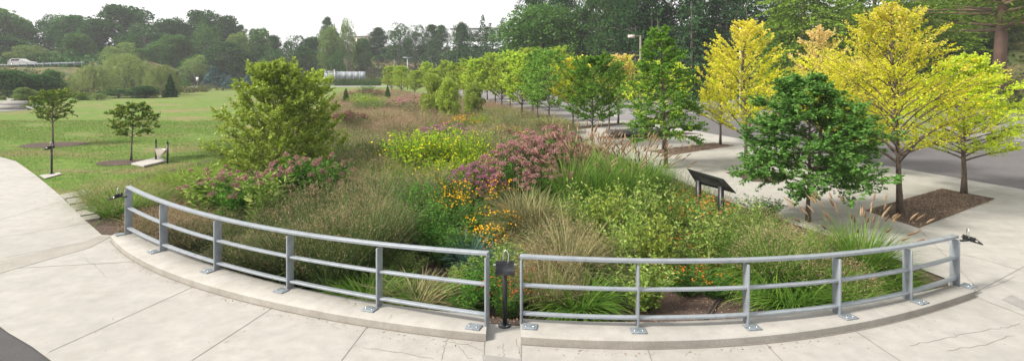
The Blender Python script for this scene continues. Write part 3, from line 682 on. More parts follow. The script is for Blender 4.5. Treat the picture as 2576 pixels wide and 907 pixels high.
def spruce(seed, n=34, br=9, per=30, ls=.035, pw=None, sag=.25, gap=0):
    rng = np.random.default_rng(seed); wd = MB(); lf = MB(); wd.tube([(0, 0, -.03), (0, 0, .5), (0, 0, .97)], [.022, .014, .003], 7); P = []; D = []
    for k in range(n):
        f = k / (n - 1); z = .05 + .93 * f; R0 = .5 * ((1 - f) ** .85 if pw is None else (1 - f ** pw) ** .8) * rng.uniform(.8, 1.1) + .012
        if gap and rng.random() < gap: continue
        for b in range(max(4, int(br * (1 - f * .5)))):
            a = rng.uniform(0, 2 * PI); r = R0 * rng.uniform(.7, 1.12); m = max(4, int(per * (r / .5) + 3)); s = rng.uniform(.12, 1, m) ** .7
            hd = np.array([math.cos(a), math.sin(a), 0]); sd = np.array([-hd[1], hd[0], 0])
            q = hd * (r * s)[:, None] + np.array([0, 0, 1]) * (z - sag * r * s + .1 * r * s ** 3)[:, None] + sd * (rng.normal(0, .16, m) * r * (1 - s * .6))[:, None] + rng.normal(0, .004, (m, 3))
            P.append(q); D.append(np.repeat((hd - [0, 0, .35])[None], m, 0) + sd * rng.normal(0, .5, (m, 1)))
    leaf_quads(lf, np.vstack(P), ls, rng, np.vstack(D), .42, .5, .35); return wd, lf
def pine(seed, n=22, ls=.03, bare=.35, per=110, wtrunk=.02):
    """unit-size pine: bare trunk, irregular flat needle tiers"""
    rng = np.random.default_rng(seed); wd = MB(); lf = MB(); wd.tube([(0, 0, -.03), (.012, 0, .4), (0, .01, .97)], [wtrunk, wtrunk * .7, .004], 8); P = []; D = []
    for k in range(n):
        f = (k + rng.uniform(0, .8)) / n; z = bare + (1 - bare) * f
        for b in range(rng.integers(2, 5)):
            a = rng.uniform(0, 2 * PI); r = (.5 * math.sin(PI * min(1, .3 + .68 * f)) ** .8) * rng.uniform(.5, 1.1)
            hd = np.array([math.cos(a), math.sin(a), 0]); tip = np.array([0, 0, z]) + hd * r + [0, 0, r * rng.uniform(-.08, .28)]
            wd.tube([(0, 0, z - .02), np.array([0, 0, z]) * .5 + tip * .5 - [0, 0, .01], tip], [wtrunk * .35, wtrunk * .2, .002], 4, False)
            for c in range(4):
                s = .35 + .2 * c + rng.uniform(0, .1); c0 = np.array([0, 0, z]) * (1 - s) + tip * s + rng.normal(0, .03, 3) * [1, 1, .3]; m = per // 4
                q = c0 + rng.normal(0, 1, (m, 3)) * [.05, .05, .014]
                P.append(q); D.append(q - c0 + hd * .03 + [0, 0, .02])
    leaf_quads(lf, np.vstack(P), ls, rng, np.vstack(D), .3, .55, .5); return wd, lf
def willow(seed, n=300, per=46, ls=.028):
    rng = np.random.default_rng(seed); wd = MB(); lf = MB(); wd.tube([(0, 0, -.03), (.02, 0, .3), (0, 0, .7)], [.035, .025, .01], 7); P = []; D = []
    for k in range(n):
        a = rng.uniform(0, 2 * PI); t = rng.uniform(0, 1); zt = .35 + .63 * t ** .8; rr = .46 * math.sqrt(max(.02, 1 - ((zt - .35) / .66) ** 2)) * rng.uniform(.35, 1)
        ln = rng.uniform(.15, .42); m = per; s = rng.uniform(0, 1, m)
        hd = np.array([math.cos(a), math.sin(a), 0]); q = hd * (rr + .05 * s * ln)[:, None] + np.array([0, 0, 1]) * (zt - ln * s ** 1.2)[:, None] + rng.normal(0, .012, (m, 3))
        q[:, 2] = np.maximum(q[:, 2], .03); P.append(q); D.append(np.tile(hd * .25 - [0, 0, 1], (m, 1)))
        if k % 12 == 0: wd.tube([(0, 0, .3), hd * rr * .5 + [0, 0, zt * .8], hd * rr + [0, 0, zt]], [.012, .008, .003], 4, False)
    leaf_quads(lf, np.vstack(P), ls, rng, np.vstack(D), .4, .2, .35); return wd, lf
MS = lambda f, count, **k: [tuple(m.mesh(nm) for m, nm in zip(f(s * 5 + 1, **k), ('trunk', 'crown'))) for s in range(count)]
PR_ = {'A': MS(broad, 5, ls=.034, n=17000), 'S': MS(spruce, 3, n=38, br=11, per=40, ls=.04), 'P': MS(pine, 4, ls=.045, per=170), 'W': MS(willow, 2), 'V': MS(spruce, 2, n=44, br=14, ls=.075, sag=.12, pw=1.0)}
PR_['A'] += MS(lambda s: broad(s + 77, lobes=34, n=6500, ls=.03, cb=.22), 2)         # airy ones
PR_['big'] = MS(lambda s: broad(s + 31, lobes=90, n=26000, ls=.026, cb=.1), 1)
PR_['fine'] = MS(lambda s: spruce(s + 60, n=60, br=15, per=90, ls=.024, sag=.5, pw=1.5), 2)
PR_['pineN'] = MS(lambda s: pine(s + 90, n=26, ls=.022, bare=.3, per=300, wtrunk=.028), 3)
cnt = 0
def far(kind, x, ty, wpx, d, mat, label, name, bark='barkgrey', group=None, base=None, pk=None, yb=None):
    global cnt; cnt += 1
    p = XD(x, d); zb = HT(*p) if base is None else base
    if yb is not None: zb = ZT(yb, d)
    H = max(1, ZT(ty, d) - zb); ps = PR_[kind]
    return place(name, ps[cnt % len(ps) if pk is None else pk], 1, 1, (*p, zb), H, wpx * d / F, cnt * 1.7, M[bark], L[mat], label, 'tree', group)
gW = 'wooded hillside behind the lawn'
W_ = [
 ('A', 480, 150, 70, 146, 'woodB', 'mid green tree behind the road sign'),
 ('P', 510, 140, 70, 150, 'pine', 'dim pine between the small light tree and blue spruces'),
 ('A', 545, 120, 90, 152, 'woodA', 'dark tree rising behind the largest blue spruce'),
 ('A', 610, 135, 70, 147, 'woodA', 'dark tree between the blue spruces and the lone one'),
 ('P', 645, 120, 80, 150, 'pine', 'dim pine behind the lone blue spruce'),
 ('A', 690, 125, 80, 148, 'woodA', 'dark low tree behind the olive tree, left'),
 ('P', 760, 120, 90, 150, 'pine', 'dim pine behind the olive tree, right'),
 ('A', 845, 130, 50, 160, 'woodB', 'low mid green tree below the pale green one'),
 # kind x topy w d mat label
 ('A', -30, 20, 190, 150, 'woodB', 'big leafy tree cut by the left picture edge'),
 ('A', 45, 48, 120, 158, 'woodB', 'rounded green tree behind the parked silver car'),
 ('A', 10, 95, 150, 135, 'woodA', 'dark tree above the road at far left'),
 ('A', 82, 116, 115, 128, 'woodC', 'light green spreading tree just above the silver car'),
 ('A', 125, 38, 110, 162, 'woodA', 'dark tree whose top meets the sky left of the oak'),
 ('A', 170, 44, 110, 158, 'woodA', 'dark tree left of the highest oak'),
 ('P', 195, 42, 80, 170, 'pine', 'thin topped pine at the ridge left of the oak'),
 ('A', 195, 88, 90, 140, 'woodB', 'green tree above the middle of the guard rail'),
 ('A', 235, 60, 100, 155, 'woodA', 'dark tree close beside the left of the oak'),
 ('A', 305, 16, 175, 160, 'woodA', 'highest dark oak on the ridge with a broad domed crown'),
 ('A', 365, 62, 110, 152, 'woodA', 'dark tree below the right shoulder of the oak'),
 ('A', 300, 108, 110, 132, 'woodC', 'light green tree directly above the willows'),
 ('A', 345, 125, 80, 138, 'woodB', 'mid green tree between oak and willows'),
 ('A', 430, 52, 110, 165, 'woodA', 'dark round tree in the dip right of the oak'),
 ('A', 395, 112, 90, 145, 'woodB', 'low green tree above the right willow'),
 ('A', 440, 92, 110, 150, 'woodB', 'mid green tree right of the oak'),
 ('A', 505, 28, 110, 170, 'woodA', 'tall airy tree with open crown against the sky'),
 ('A', 525, 66, 100, 155, 'woodB', 'green domed tree below the airy open tree'),
 ('A', 490, 140, 75, 142, 'woodC', 'small round light green tree at the foot of the wood'),
 ('A', 565, 48, 90, 172, 'woodA', 'dark tree right of the airy open tree'),
 ('A', 600, 90, 80, 158, 'woodC', 'light green tree above the blue spruces'),
 ('P', 575, 110, 120, 148, 'pine', 'brownish broad pine behind the blue spruces'),
 ('P', 606, 66, 40, 175, 'pine', 'small pine tip standing over the ridge'),
 ('A', 650, 74, 80, 165, 'woodB', 'tree with sky gaps left of the olive tree top'),
 ('P', 690, 92, 50, 170, 'pine', 'flat topped pine behind the olive tree top'),
 ('A', 735, 92, 90, 168, 'woodA', 'dark tree behind the middle of the olive tree'),
 ('A', 785, 98, 80, 170, 'woodA', 'dark tree just left of the slim ridge pine'),
 ('P', 822, 48, 42, 172, 'pine', 'slim tall pine against the bright sky'),
 ('A', 830, 72, 75, 162, 'woodC', 'pale green tree in front of the slim pine'),
 ('A', 912, 100, 60, 175, 'woodB', 'mid green tree right of the bare limbed tree'),
 ('P', 952, 72, 62, 180, 'spruce', 'dark pine standing left of the pale buildings'),
 ('A', 1005, 62, 75, 180, 'woodA', 'leafy tree with round top above the hill crest'),
 ('A', 1045, 66, 70, 185, 'woodA', 'leafy tree beside the round topped one on the crest'),
 ('P', 1085, 66, 60, 182, 'pine', 'twin topped pine on the crest'),
 ('P', 1110, 66, 50, 190, 'pine', 'scraggy pine left of the flat roofed building'),
 ('S', 1078, 105, 60, 165, 'spruce', 'dark narrow spruce behind the lamp posts'),
 ('S', 1125, 104, 56, 150, 'pine', 'olive toned spruce behind the lot row'),
 ('P', 1160, 62, 62, 160, 'spruce', 'dark pine covering the left of the flat roofed building'),
 ('S', 1150, 92, 94, 140, 'spruce', 'broad dark spruce low behind the lot row'),
 ('S', 1214, 34, 89, 150, 'spruce', 'tallest pointed spruce against the white sky'),
 ('S', 1232, 56, 102, 140, 'spruce', 'pointed spruce just right of the tallest one'),
 ('S', 1265, 44, 94, 148, 'spruce', 'tiered spruce left of the giant round tree'),
 ('S', 1185, 75, 94, 145, 'spruce', 'dark spruce left of the tallest pointed one'),
]
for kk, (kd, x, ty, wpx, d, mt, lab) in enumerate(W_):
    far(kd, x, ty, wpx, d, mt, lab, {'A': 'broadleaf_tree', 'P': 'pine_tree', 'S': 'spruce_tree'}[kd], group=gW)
far('A', 875, 52, 52, 168, 'woodC', 'sparse tall tree with a long bare pale trunk on the hillside', 'bare_limbed_tree', group=gW, pk=5)
# willows and hedge left
for x, ty, wpx, d, lab in [(235, 160, 120, 88, 'leftmost weeping willow of the three by the lawn'), (318, 132, 150, 95, 'tallest weeping willow in the middle of the three'), (408, 160, 100, 86, 'rightmost weeping willow with a rounded drooping crown'), (165, 195, 100, 92, 'low olive willow shrub left of the willows')]:
    far('W', x, ty, wpx, d, 'willow', lab, 'willow_tree', base=-.03)
far('V', 428, 186, 34, 80, 'spruce', 'dark conical evergreen at the right end of the willows', 'evergreen_tree', base=-.03)
for x, ty, wpx, d, lab in [(537, 165, 50, 124, 'largest blue spruce of the left pair by the road'), (564, 180, 30, 128, 'narrow blue spruce tucked between two larger ones'), (580, 188, 38, 120, 'short pale blue spruce in the roadside group'), (634, 168, 42, 126, 'blue spruce standing alone right of the group')]:
    far('V', x, ty, wpx * 1.25, d, 'blue', lab, 'blue_spruce', base=-.03)
far('A', 467, 200, 32, 112, 'woodB', 'small round tree alone at the lawn edge by the road', 'round_tree', base=-.03)
for x, ty, wpx, d, mt, lab in [(30, 180, 120, 75, 'woodA', 'dark shrub mass at the far left above the walled garden'), (95, 190, 100, 78, 'woodA', 'dark shrub left of the olive willow shrub'), (130, 178, 70, 84, 'woodB', 'shrub below the guard rail bank'), (60, 222, 60, 66, 'woodC', 'yellow green shrub by the grey garden walls'), (205, 232, 40, 72, 'woodC', 'low lime shrub behind the leftmost young tree'), (245, 236, 45, 72, 'woodC', 'low yellow green shrub left of the second young tree'),
                               (300, 222, 90, 78, 'woodA', 'dark hedge shrub under the tallest willow'), (365, 218, 80, 78, 'woodA', 'dark hedge shrub right under the willows'), (110, 232, 70, 68, 'woodB', 'green shrub beside the grey garden walls'), (440, 92 + 118, 30, 90, 'woodB', 'rounded shrub behind the dark evergreen')]:
    far('A', x, ty, wpx, d, mt, lab, 'shrub', base=-.25)

# right hand wood
far('big', 1372, 22, 262, 92, 'woodB', 'giant round dark broadleaf tree behind the lot', 'broadleaf_tree', base=-.5)
Rt = [('P', 1345, -30, 110, 108, 'spruce', 'tall dark pine rising behind the giant round tree'), ('P', 1420, -40, 120, 104, 'spruce', 'second tall pine behind the giant round tree'),
      ('P', 1500, -50, 130, 90, 'pine', 'tall tiered pine right of the giant round tree'), ('P', 1545, -60, 150, 84, 'pine', 'broad tiered pine above the round plaza tree'),
      ('S', 1480, -10, 110, 98, 'spruce', 'dark fir in the gap right of the giant round tree'), ('P', 1600, -70, 150, 78, 'spruce', 'dark pine behind the box lamp'), ('S', 1640, -80, 180, 76, 'spruce', 'dark fir with drooping limbs behind the tallest green tree'), ('S', 1740, -90, 190, 74, 'spruce', 'dark fir right of the tallest green tree'),
      ('P', 1690, -90, 170, 82, 'spruce', 'dark pine between two firs mid right'), ('P', 1830, -80, 180, 76, 'spruce', 'dark pine over the tall upswept yellow tree'), ('S', 1800, -40, 170, 84, 'spruce', 'dark fir in shade behind the yellow trees'), ('S', 1900, -60, 150, 86, 'spruce', 'dark fir left of the feathery conifer'), ('P', 1960, -60, 160, 90, 'spruce', 'dark pine filling behind the feathery conifer'), ('P', 1560, 10, 150, 96, 'spruce', 'shaded pine filling behind the tiered pine'), ('S', 1300, 60, 81, 120, 'spruce', 'small dark fir left of the giant round tree')]
for kd, x, ty, wpx, d, mt, lab in Rt:
    far(kd, x, ty, wpx, d, mt, lab, {'P': 'pine_tree', 'S': 'fir_tree'}[kd], base=-.2 if x < 1850 else None)
far('fine', 2020, -170, 380, 56, 'brightpine', 'huge feathery yellow green conifer behind the yellow trees', 'feathery_conifer', bark='barkred')
far('fine', 2200, -190, 360, 62, 'brightpine', 'second feathery green conifer behind the largest yellow tree', 'feathery_conifer', bark='barkred')
far('fine', 2345, -120, 260, 66, 'brightpine', 'feathery conifer between the largest yellow tree and the red pine', 'feathery_conifer', bark='barkred')
for x, ty, wpx, d, yb, lab, k in [(2512, -260, 560, 46, 212, 'tall reddish trunked pine at the right on the slope', 0), (2660, -200, 420, 52, 200, 'pine whose boughs enter at the upper right edge', 1), (2410, -160, 330, 70, None, 'pine farther up the slope left of the red trunked pine', 2)]:
    far('pineN', x, ty, wpx, d, 'brightpine' if k != 2 else 'pine', lab, 'pine_tree', bark='barkred', yb=yb, pk=k % 3)
for x, ty, wpx, d, lab in [(2455, 95, 90, 70, 'young pine on the slope behind the yellow green tree'), (2390, 120, 80, 62, 'low dark pine on the slope left of the red trunk'), (2545, 60, 90, 75, 'dim pine on the slope right of the red trunk'), (2330, 150, 110, 66, 'dark shrubby pine behind the largest yellow tree'), (2220, 140, 120, 70, 'dark undergrowth pine behind the yellow crown'), (2610, 30, 120, 84, 'pine at the right picture edge up the slope'), (2470, 10, 120, 88, 'pine high on the slope left of the red trunk')]:
    far('P', x, ty, wpx, d, 'pine', lab, 'pine_tree')

# brush and understory on the hills (nobody could count it)
rng = np.random.default_rng(8)
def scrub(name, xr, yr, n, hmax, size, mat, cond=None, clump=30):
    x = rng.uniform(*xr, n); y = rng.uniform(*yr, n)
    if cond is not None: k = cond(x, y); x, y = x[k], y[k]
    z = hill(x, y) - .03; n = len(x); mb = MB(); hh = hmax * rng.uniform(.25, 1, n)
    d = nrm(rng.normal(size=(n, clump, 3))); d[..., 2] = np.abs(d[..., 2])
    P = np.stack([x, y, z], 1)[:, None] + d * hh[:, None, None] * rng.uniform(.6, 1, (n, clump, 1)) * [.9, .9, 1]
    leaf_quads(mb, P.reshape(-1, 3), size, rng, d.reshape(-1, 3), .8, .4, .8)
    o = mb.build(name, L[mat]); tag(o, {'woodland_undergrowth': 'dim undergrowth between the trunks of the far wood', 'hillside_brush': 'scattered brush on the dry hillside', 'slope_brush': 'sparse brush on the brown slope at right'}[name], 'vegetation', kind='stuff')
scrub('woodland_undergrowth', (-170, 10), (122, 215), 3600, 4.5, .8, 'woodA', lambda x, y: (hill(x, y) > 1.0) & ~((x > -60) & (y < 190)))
scrub('hillside_brush', (-100, 20), (143, 190), 2200, 1.0, .3, 'hillbrush', lambda x, y: (hill(x, y) > .15))
scrub('slope_brush', (18, 95), (44, 110), 2600, 1.3, .3, 'hillbrush', lambda x, y: (hill(x, y) > .5))
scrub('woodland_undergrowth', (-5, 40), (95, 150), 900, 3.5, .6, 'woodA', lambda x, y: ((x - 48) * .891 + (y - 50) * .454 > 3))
# willow side bank below the guard rail
scrub('hillside_brush', (-110, -55), (78, 110), 700, 1.4, .3, 'hillbrush')

# ------------------------------------------------------------------ far built things
def car(x, y, z, rz, label):
    r = empty('parked_car', (x, y, z), rz, label, 'car')
    prof = [(-2.3, .45), (-2.32, .9), (-2.2, 1.15), (-1.95, 1.55), (-1.6, 1.66), (.1, 1.64), (.75, 1.2), (1.0, 1.1), (2.0, .98), (2.28, .75), (2.32, .42)]
    V = []; n = len(prof)
    for s in (-1, 1):
        for px, pz in prof: V.append((px, s * (.9 - (.17 if pz > 1.3 else .0)), pz))
    mb = MB().add(V, [(i, i + 1, n + i + 1, n + i) for i in range(n - 1)] + [(n - 1, 0, n, 2 * n - 1)])
    c = MB(); o = mb
    tri = [(0, i, i + 1) for i in range(1, n - 1)]; mb.add(np.array(V)[:n], None, tri); mb.add(np.array(V)[n:], None, tri)
    bd = mb.build('body', M['carpaint'], r)
    for s in (-1, 1):
        for a, b in ((-1.75, -.95), (-.88, -.05), (0.0, .62)):
            w = MB(); q = [(a, s * .86, 1.12), (b, s * .86, 1.12), (b - (.45 if b > .5 else 0), s * .74, 1.56), (a + (.12 if a < -1.5 else 0), s * .74, 1.56)]
            w.add(q + [(v[0], v[1] - s * .03, v[2]) for v in q], [(0, 1, 2, 3), (4, 5, 6, 7), (0, 1, 5, 4), (2, 3, 7, 6)]).build('window', M['glass'], r)
        for wx in (-1.45, 1.42):
            t = MB().tube([(wx, s * .70, .36), (wx, s * .93, .36)], .36, 18).build('wheel', M['tyre'], r)
            MB().tube([(wx, s * .9, .36), (wx, s * .945, .36)], .22, 12).build('rim', M['chrome'], t)
        MB().box((-2.24, s * .72, .98), (.14, .26, .22)).build('tail_light', M['taillight'], r)
    return r
d = 116; p = XD(57, d); zr = 5.15
car(p[0], p[1], ZT(167.5, d), R(4), 'silver wagon driving along the raised road at far left')
def strip_line(P0, P1, n): return [tuple(P0[i] + (P1[i] - P0[i]) * t for i in range(3)) for t in np.linspace(0, 1, n)]
e0 = np.array([*XD(-40, 113), ZT(166, 113)]); e1 = np.array([*XD(208, 118), ZT(157.5, 118)])
gr = empty('guard_rail', tuple(e0), 0, 'pale metal guard rail along the raised road at far left', 'guard rail')
MB().sweep([tuple(np.array(q) - e0) for q in strip_line(e0, e1, 8)], .1, .34).build('beam', M['plate'], gr)
for t in np.linspace(0.02, .995, 13):
    q = (e1 - e0) * t; MB().box((q[0], q[1] - .12, q[2] - .15), (.12, .14, .8)).build('post', M['plate'], gr)
ngon('raised_road', [(-125, 112.5), (-85, 116.5), (-85, 121), (-125, 119)], 0, M['farroad'], kind='structure')
ob = bpy.data.objects['raised_road']; ob.location.z = ZT(167.6, 115)
# embankment that carries it
V = []; m = 12
for i in range(m):
    x = -130 + 48 * i / (m - 1); y = 112.2 + 4 * i / (m - 1); zt = ZT(168.5, 114) - .05 - (0 if i < m - 3 else (i - m + 3) * 1.3)
    V += [(x, y - 22, -.3), (x, y - 9, zt * .55), (x, y, zt), (x, y + 9, zt), (x, y + 22, zt + 2)]
MB().add(V, [(i * 5 + j, i * 5 + 5 + j, i * 5 + 6 + j, i * 5 + 1 + j) for i in range(m - 1) for j in range(4)]).build('embankment', M['lawn'], smooth=True)
tag(bpy.data.objects['embankment'], kind='structure')

def pole(x, ytop, yb, d, r, mat, label, name='light_pole', head=None, zb=None, lab2='pole'):
    p = XD(x, d); z0 = HT(*p) if yb is None else ZT(yb, d); H = ZT(ytop, d) - z0
    o = empty(name, (*p, z0), 0, label, lab2)
    MB().tube([(0, 0, -.3), (0, 0, H * .5), (0, 0, H)], [r, r * .9, r * .75], 10).build('pole', M[mat], o)
    if head == 'T':
        MB().box((0, 0, H), (1.8, .3, .14)).build('lamp_head', M[mat], o)
    if head == 'L':
        MB().box((-.35, 0, H - .05), (.9, .08, .08)).build('arm', M[mat], o); MB().box((-.95, 0, H - .08), (.65, .45, .3)).build('lamp_head', M['cream'], o)
    if head == 'X':
        MB().box((0, 0, H - .5), (2.0, .12, .12)).build('cross_arm', M['wood'], o)
    return o
pole(1025, 145, None, 112, .11, 'galv', 'white lamp post rising over the lot row', head='T')
pole(1087, 147, None, 108, .12, 'black', 'dark lamp post rising over the lot row', head='T')
pole(992, 150, None, 158, .2, 'wood', 'wooden utility pole on the hillside', 'utility_pole', 'X')
pole(1337, 121, 230, 82, .2, 'wood', 'wooden utility pole in front of the giant round tree', 'utility_pole')
pole(1611, 90, 300, 58, .13, 'wood', 'lamp post with a box head left of the tallest green tree', head='L')
pole(1862, 70, 300, 47, .07, 'paint', 'white lamp post inside the tall upswept yellow tree', head=None)
for dy, nm in ((0, 'upper overhead cable from the box lamp'), (9, 'middle overhead cable from the box lamp'), (34, 'lowest overhead cable from the box lamp')):
    a = np.array([*XD(1350, 82), ZT(150 + dy * .5, 82)]); b = np.array([*XD(1611, 58.1), ZT(128 + dy, 58)]); c = np.array([*XD(2050, 66), ZT(70 + dy, 66)])
    P = [a + (b - a) * t - np.array([0, 0, .5 * math.sin(PI * t)]) for t in np.linspace(0, 1, 9)] + [b + (c - b) * t - np.array([0, 0, .5 * math.sin(PI * t)]) for t in np.linspace(0, 1, 9)][1:]
    o = MB().tube(P, .022, 4).build('overhead_cable', M['black']); tag(o, nm, 'cable', 'overhead cables')
p = XD(497, 126); s = empty('road_sign', (*p, -.03), 0, 'small white sign on a post by the far road', 'sign')
MB().box((0, 0, .75), (.1, .1, 1.5)).build('post', M['wood'], s); MB().box((0, -.07, 1.95), (.55, .04, .85)).build('board', M['paint'], s)

# pale buildings seen between the hill trees
def building(name, x0, x1, ytop, ybot, d, dep, mat, label, rows, cols, winw=.6):
    a = XD(x0, d)[0]; b = XD(x1, d)[0]; z0 = ZT(ybot, d); z1 = ZT(ytop, d); r = empty(name, ((a + b) / 2, d, z0), 0, label, 'building'); W = b - a; H = z1 - z0
    MB().box((0, dep / 2, H / 2), (W, dep, H)).build('wall', M[mat], r)
    MB().box((0, dep / 2, H + .25), (W + .8, dep + .8, .5)).build('roof', M['white'], r)
    for i in range(rows):
        for j in range(cols):
            MB().box((-W / 2 + W * (j + .5) / cols, -.03, H * (i + .5) / rows), (W / cols * winw, .1, H / rows * .5)).build('window', M['glass'], r)
building('flat_roofed_building', 1132, 1262, 72, 100, 230, 14, 'white', 'white flat roofed building above the spruces', 1, 3, .3)
building('low_building', 925, 1080, 118, 152, 215, 12, 'cream', 'cream low building glimpsed through the crest trees', 1, 9)
building('low_building', 880, 940, 92, 112, 260, 12, 'cream', 'pale building top behind the bare limbed tree', 1, 4)
# white screened compound by the far road
p = XD(866, 142); f = empty('screen_fence', (p[0], p[1], 0), 0, 'pale sheeted fence compound behind the hedge rows', 'fence')
z1 = ZT(183, 142); 
for k in range(6):
    MB().box((-3.0 + k * 1.55 - .1, 0, 1.5 + .9 * 0), (1.52, .06, 2.7)).build('panel', M['bluewhite'], f); MB().box((-3.0 + k * 1.55 - .87, -.06, 1.5), (.1, .1, 3.0)).build('post', M['paint'], f)
f.location.z = ZT(200, 142) ; f.scale = (1, 1, .7)
p = XD(830, 142); f = empty('loading_frame', (p[0], p[1], ZT(200, 142)), 0, 'pale box unit with a frame left of the sheeted fence', 'shed')
MB().box((0, 1, 1.0), (2.6, 2, 2.0)).build('wall', M['bluewhite'], f); MB().box((0, 1, 2.06), (2.9, 2.3, .12)).build('roof', M['paint'], f)
for s in (-1.2, 1.2): MB().box((s, -.3, 1.3), (.12, .12, 2.6)).build('post', M['paint'], f)
# terrace walls at far left
for k, (x0, x1, yt, d, h) in enumerate([(-10, 88, 247, 60, .55), (20, 92, 243, 66, .5), (-20, 60, 256, 54, .45)]):
    a = XD(x0, d); b = XD(x1, d); w_ = MB().box(((a[0] + b[0]) / 2, d, h / 2 - .03), (b[0] - a[0], .35, h)).build('garden_wall', M['paverband'])
    tag(w_, ['long low grey garden wall at the far left lawn edge', 'grey garden wall behind the long low one at far left', 'nearest low grey garden wall at far left'][k], 'wall')
ngon('garden_terrace', [XD(-40, 50), XD(84, 54), XD(96, 62), XD(60, 70), XD(-60, 70)], .0, M['lot'], kind='structure')
# hedge rows beyond the far road
hb = tuple(m.mesh(nm) for m, nm in zip(broad(404, lobes=26, n=1500, ls=.11, cb=.0), ('stem', 'foliage')))
for r_ in range(2):
    for k in range(14):
        d = 141.5 + r_ * 3.2 if False else 142 + r_ * 3.5; x = 846 + k * 8.2 + r_ * 3
        p = XD(x, d); o = place('hedge_shrub', hb, 1, 1, (*p, 0), (1.1, 1.9)[r_], 1.15, k * 2.1, M['stem'], L['woodB'] if r_ == 0 else L['woodC'], ('clipped low shrub in the front row beside the far road', 'taller clipped shrub in the back row beside the far road')[r_], 'shrub', ('front hedge row by the far road', 'back hedge row by the far road')[r_], pn=('stem', 'foliage'))

# ------------------------------------------------------------------ garden plants
def blades(mb, base, az, Ln, tilt, curl, wd, seg=4, rng=None):
    """curved grass blades; all arrays of length n"""
    n = len(Ln); s = np.linspace(0, 1, seg + 1)
    ang = tilt[:, None] + curl[:, None] * s[None] ** 1.3                    # angle from vertical
    ds = Ln[:, None] / seg
    r = np.cumsum(np.sin(ang) * ds, 1) - np.sin(ang[:, :1]) * ds; z = np.cumsum(np.cos(ang) * ds, 1) - np.cos(ang[:, :1]) * ds
    h = np.stack([np.cos(az), np.sin(az)], 1)
    P = np.concatenate([base[:, None, :2] + h[:, None] * r[..., None], (base[:, None, 2:] + z[..., None])], -1)
    sa = az + PI / 2 + (rng.normal(0, .5, n) if rng is not None else 0); sd = np.stack([np.cos(sa), np.sin(sa), sa * 0], 1)
    W = wd[:, None] * (1 - s[None] ** 1.6 * .92) * .5
    A = P - sd[:, None] * W[..., None]; B = P + sd[:, None] * W[..., None]
    V = np.stack([A, B], 2).reshape(-1, 3); b = (np.arange(n) * (seg + 1) * 2)[:, None]; k = np.arange(seg)[None] * 2
    Fq = np.stack([b + k, b + k + 1, b + k + 3, b + k + 2], -1).reshape(-1, 4); mb.add(V, Fq); return P
def grass(seed, H=1., W=1., n=1100, wd=.008, droop=1.0, r0=.16, haze=0, hz=(.45, 1.05), hsize=.02, plumes=0, pl=(.11, .016), stiff=0):
    """unit clump; returns dict of meshes"""
    rng = np.random.default_rng(seed); mb = MB(); rr = r0 * np.sqrt(rng.random(n)); a0 = rng.uniform(0, 2 * PI, n); az = a0 + rng.normal(0, .6, n)
    base = np.stack([rr * np.cos(a0), rr * np.sin(a0), rr * 0], 1); Ln = H * (rng.uniform(.4, 1.0, n) + .3 * rng.random(n) ** 4)
    tilt = rng.uniform(.02, .38, n) * (W / .9); curl = droop * rng.uniform(.2, 1.5, n); fl_ = rng.random(n) < .07; tilt = np.where(fl_, tilt + rng.uniform(.2, .8, n), tilt); curl = np.where(fl_, curl + rng.uniform(.3, 1.2, n), curl)
    P = blades(mb, base, az, Ln, tilt, curl, wd * rng.uniform(.5, 1.9, n), 5, rng); out = {'blades': mb.mesh('foliage')}
    if haze:
        m2 = MB(); k = rng.integers(0, n, haze); t = rng.uniform(hz[0], 1, haze); i = np.clip((t * 5).astype(int), 0, 4)
        d = nrm(rng.normal(size=(haze, 3))); d[:, 2] = np.abs(d[:, 2]); cc = rng.uniform(.55, 1.0, (haze, 1)) ** .5
        aq = np.arctan2(d[:, 1], d[:, 0]); lum = (1 + .08 * np.sin(3 * aq + seed) + .07 * np.sin(7 * aq + 2 * seed) + .06 * np.sin(9 * d[:, 2] + 4 * aq))[:, None]
        q = d * cc * lum * [W * .5, W * .5, H * .62] + [0, 0, H * .38]; kk_ = rng.random(haze) < .4; q = np.where(kk_[:, None], P[k, 5 - rng.integers(0, 3, haze)] + rng.normal(0, .035, (haze, 3)) + [0, 0, .05], q)
        leaf_quads(m2, q, hsize, rng, d * .4 + [0, 0, .6], .28, .2, .8)
        # fine culms that carry the haze
        nc = haze // 50; dd_ = q[:nc]; b0 = rng.normal(0, .07, (nc, 3)) * [1, 1, 0]
        for u_, v_ in zip(b0, dd_): pass
        az2 = np.arctan2(dd_[:, 1], dd_[:, 0]); rr2 = np.hypot(dd_[:, 0], dd_[:, 1]); L2 = np.hypot(rr2, dd_[:, 2]) * 1.02
        th = np.arctan2(rr2, dd_[:, 2]); blades(m2, b0, az2, L2, th * .75, th * .5, np.full(nc, .0035), 4, rng)
        out['haze'] = m2.mesh('seed_haze')
    if plumes:
        m3 = MB(); n3 = plumes; a = rng.uniform(0, 2 * PI, n3); b0 = np.stack([.08 * np.cos(a), .08 * np.sin(a), a * 0], 1); L3 = H * rng.uniform(.95, 1.25, n3); tl = rng.uniform(.05, .55, n3); cu = rng.uniform(.1, .5, n3)
        PP = blades(m3, b0, a, L3, tl, cu, np.full(n3, .006), 5, rng)
        for k in range(n3):
            tip = PP[k, -1]; dr = nrm(PP[k, -1] - PP[k, -2]); ln = pl[0] * rng.uniform(.8, 1.3); s = np.linspace(0, 1, 6)[:, None]
            path = tip + dr * ln * s + np.array([dr[0], dr[1], -.3]) * ln * .25 * s ** 2
            m3.tube(path, pl[1] * np.array([.35, .9, 1, .95, .7, .15]), 5, False)
            j = rng.integers(0, 6, 34); leaf_quads(m3, path[j] + rng.normal(0, pl[1] * .5, (34, 3)), pl[1] * 1.4, rng, np.tile(dr, (34, 1)) + rng.normal(0, .5, (34, 3)), .15, .2, .3)
        out['plume'] = m3.mesh('plume')
    return out
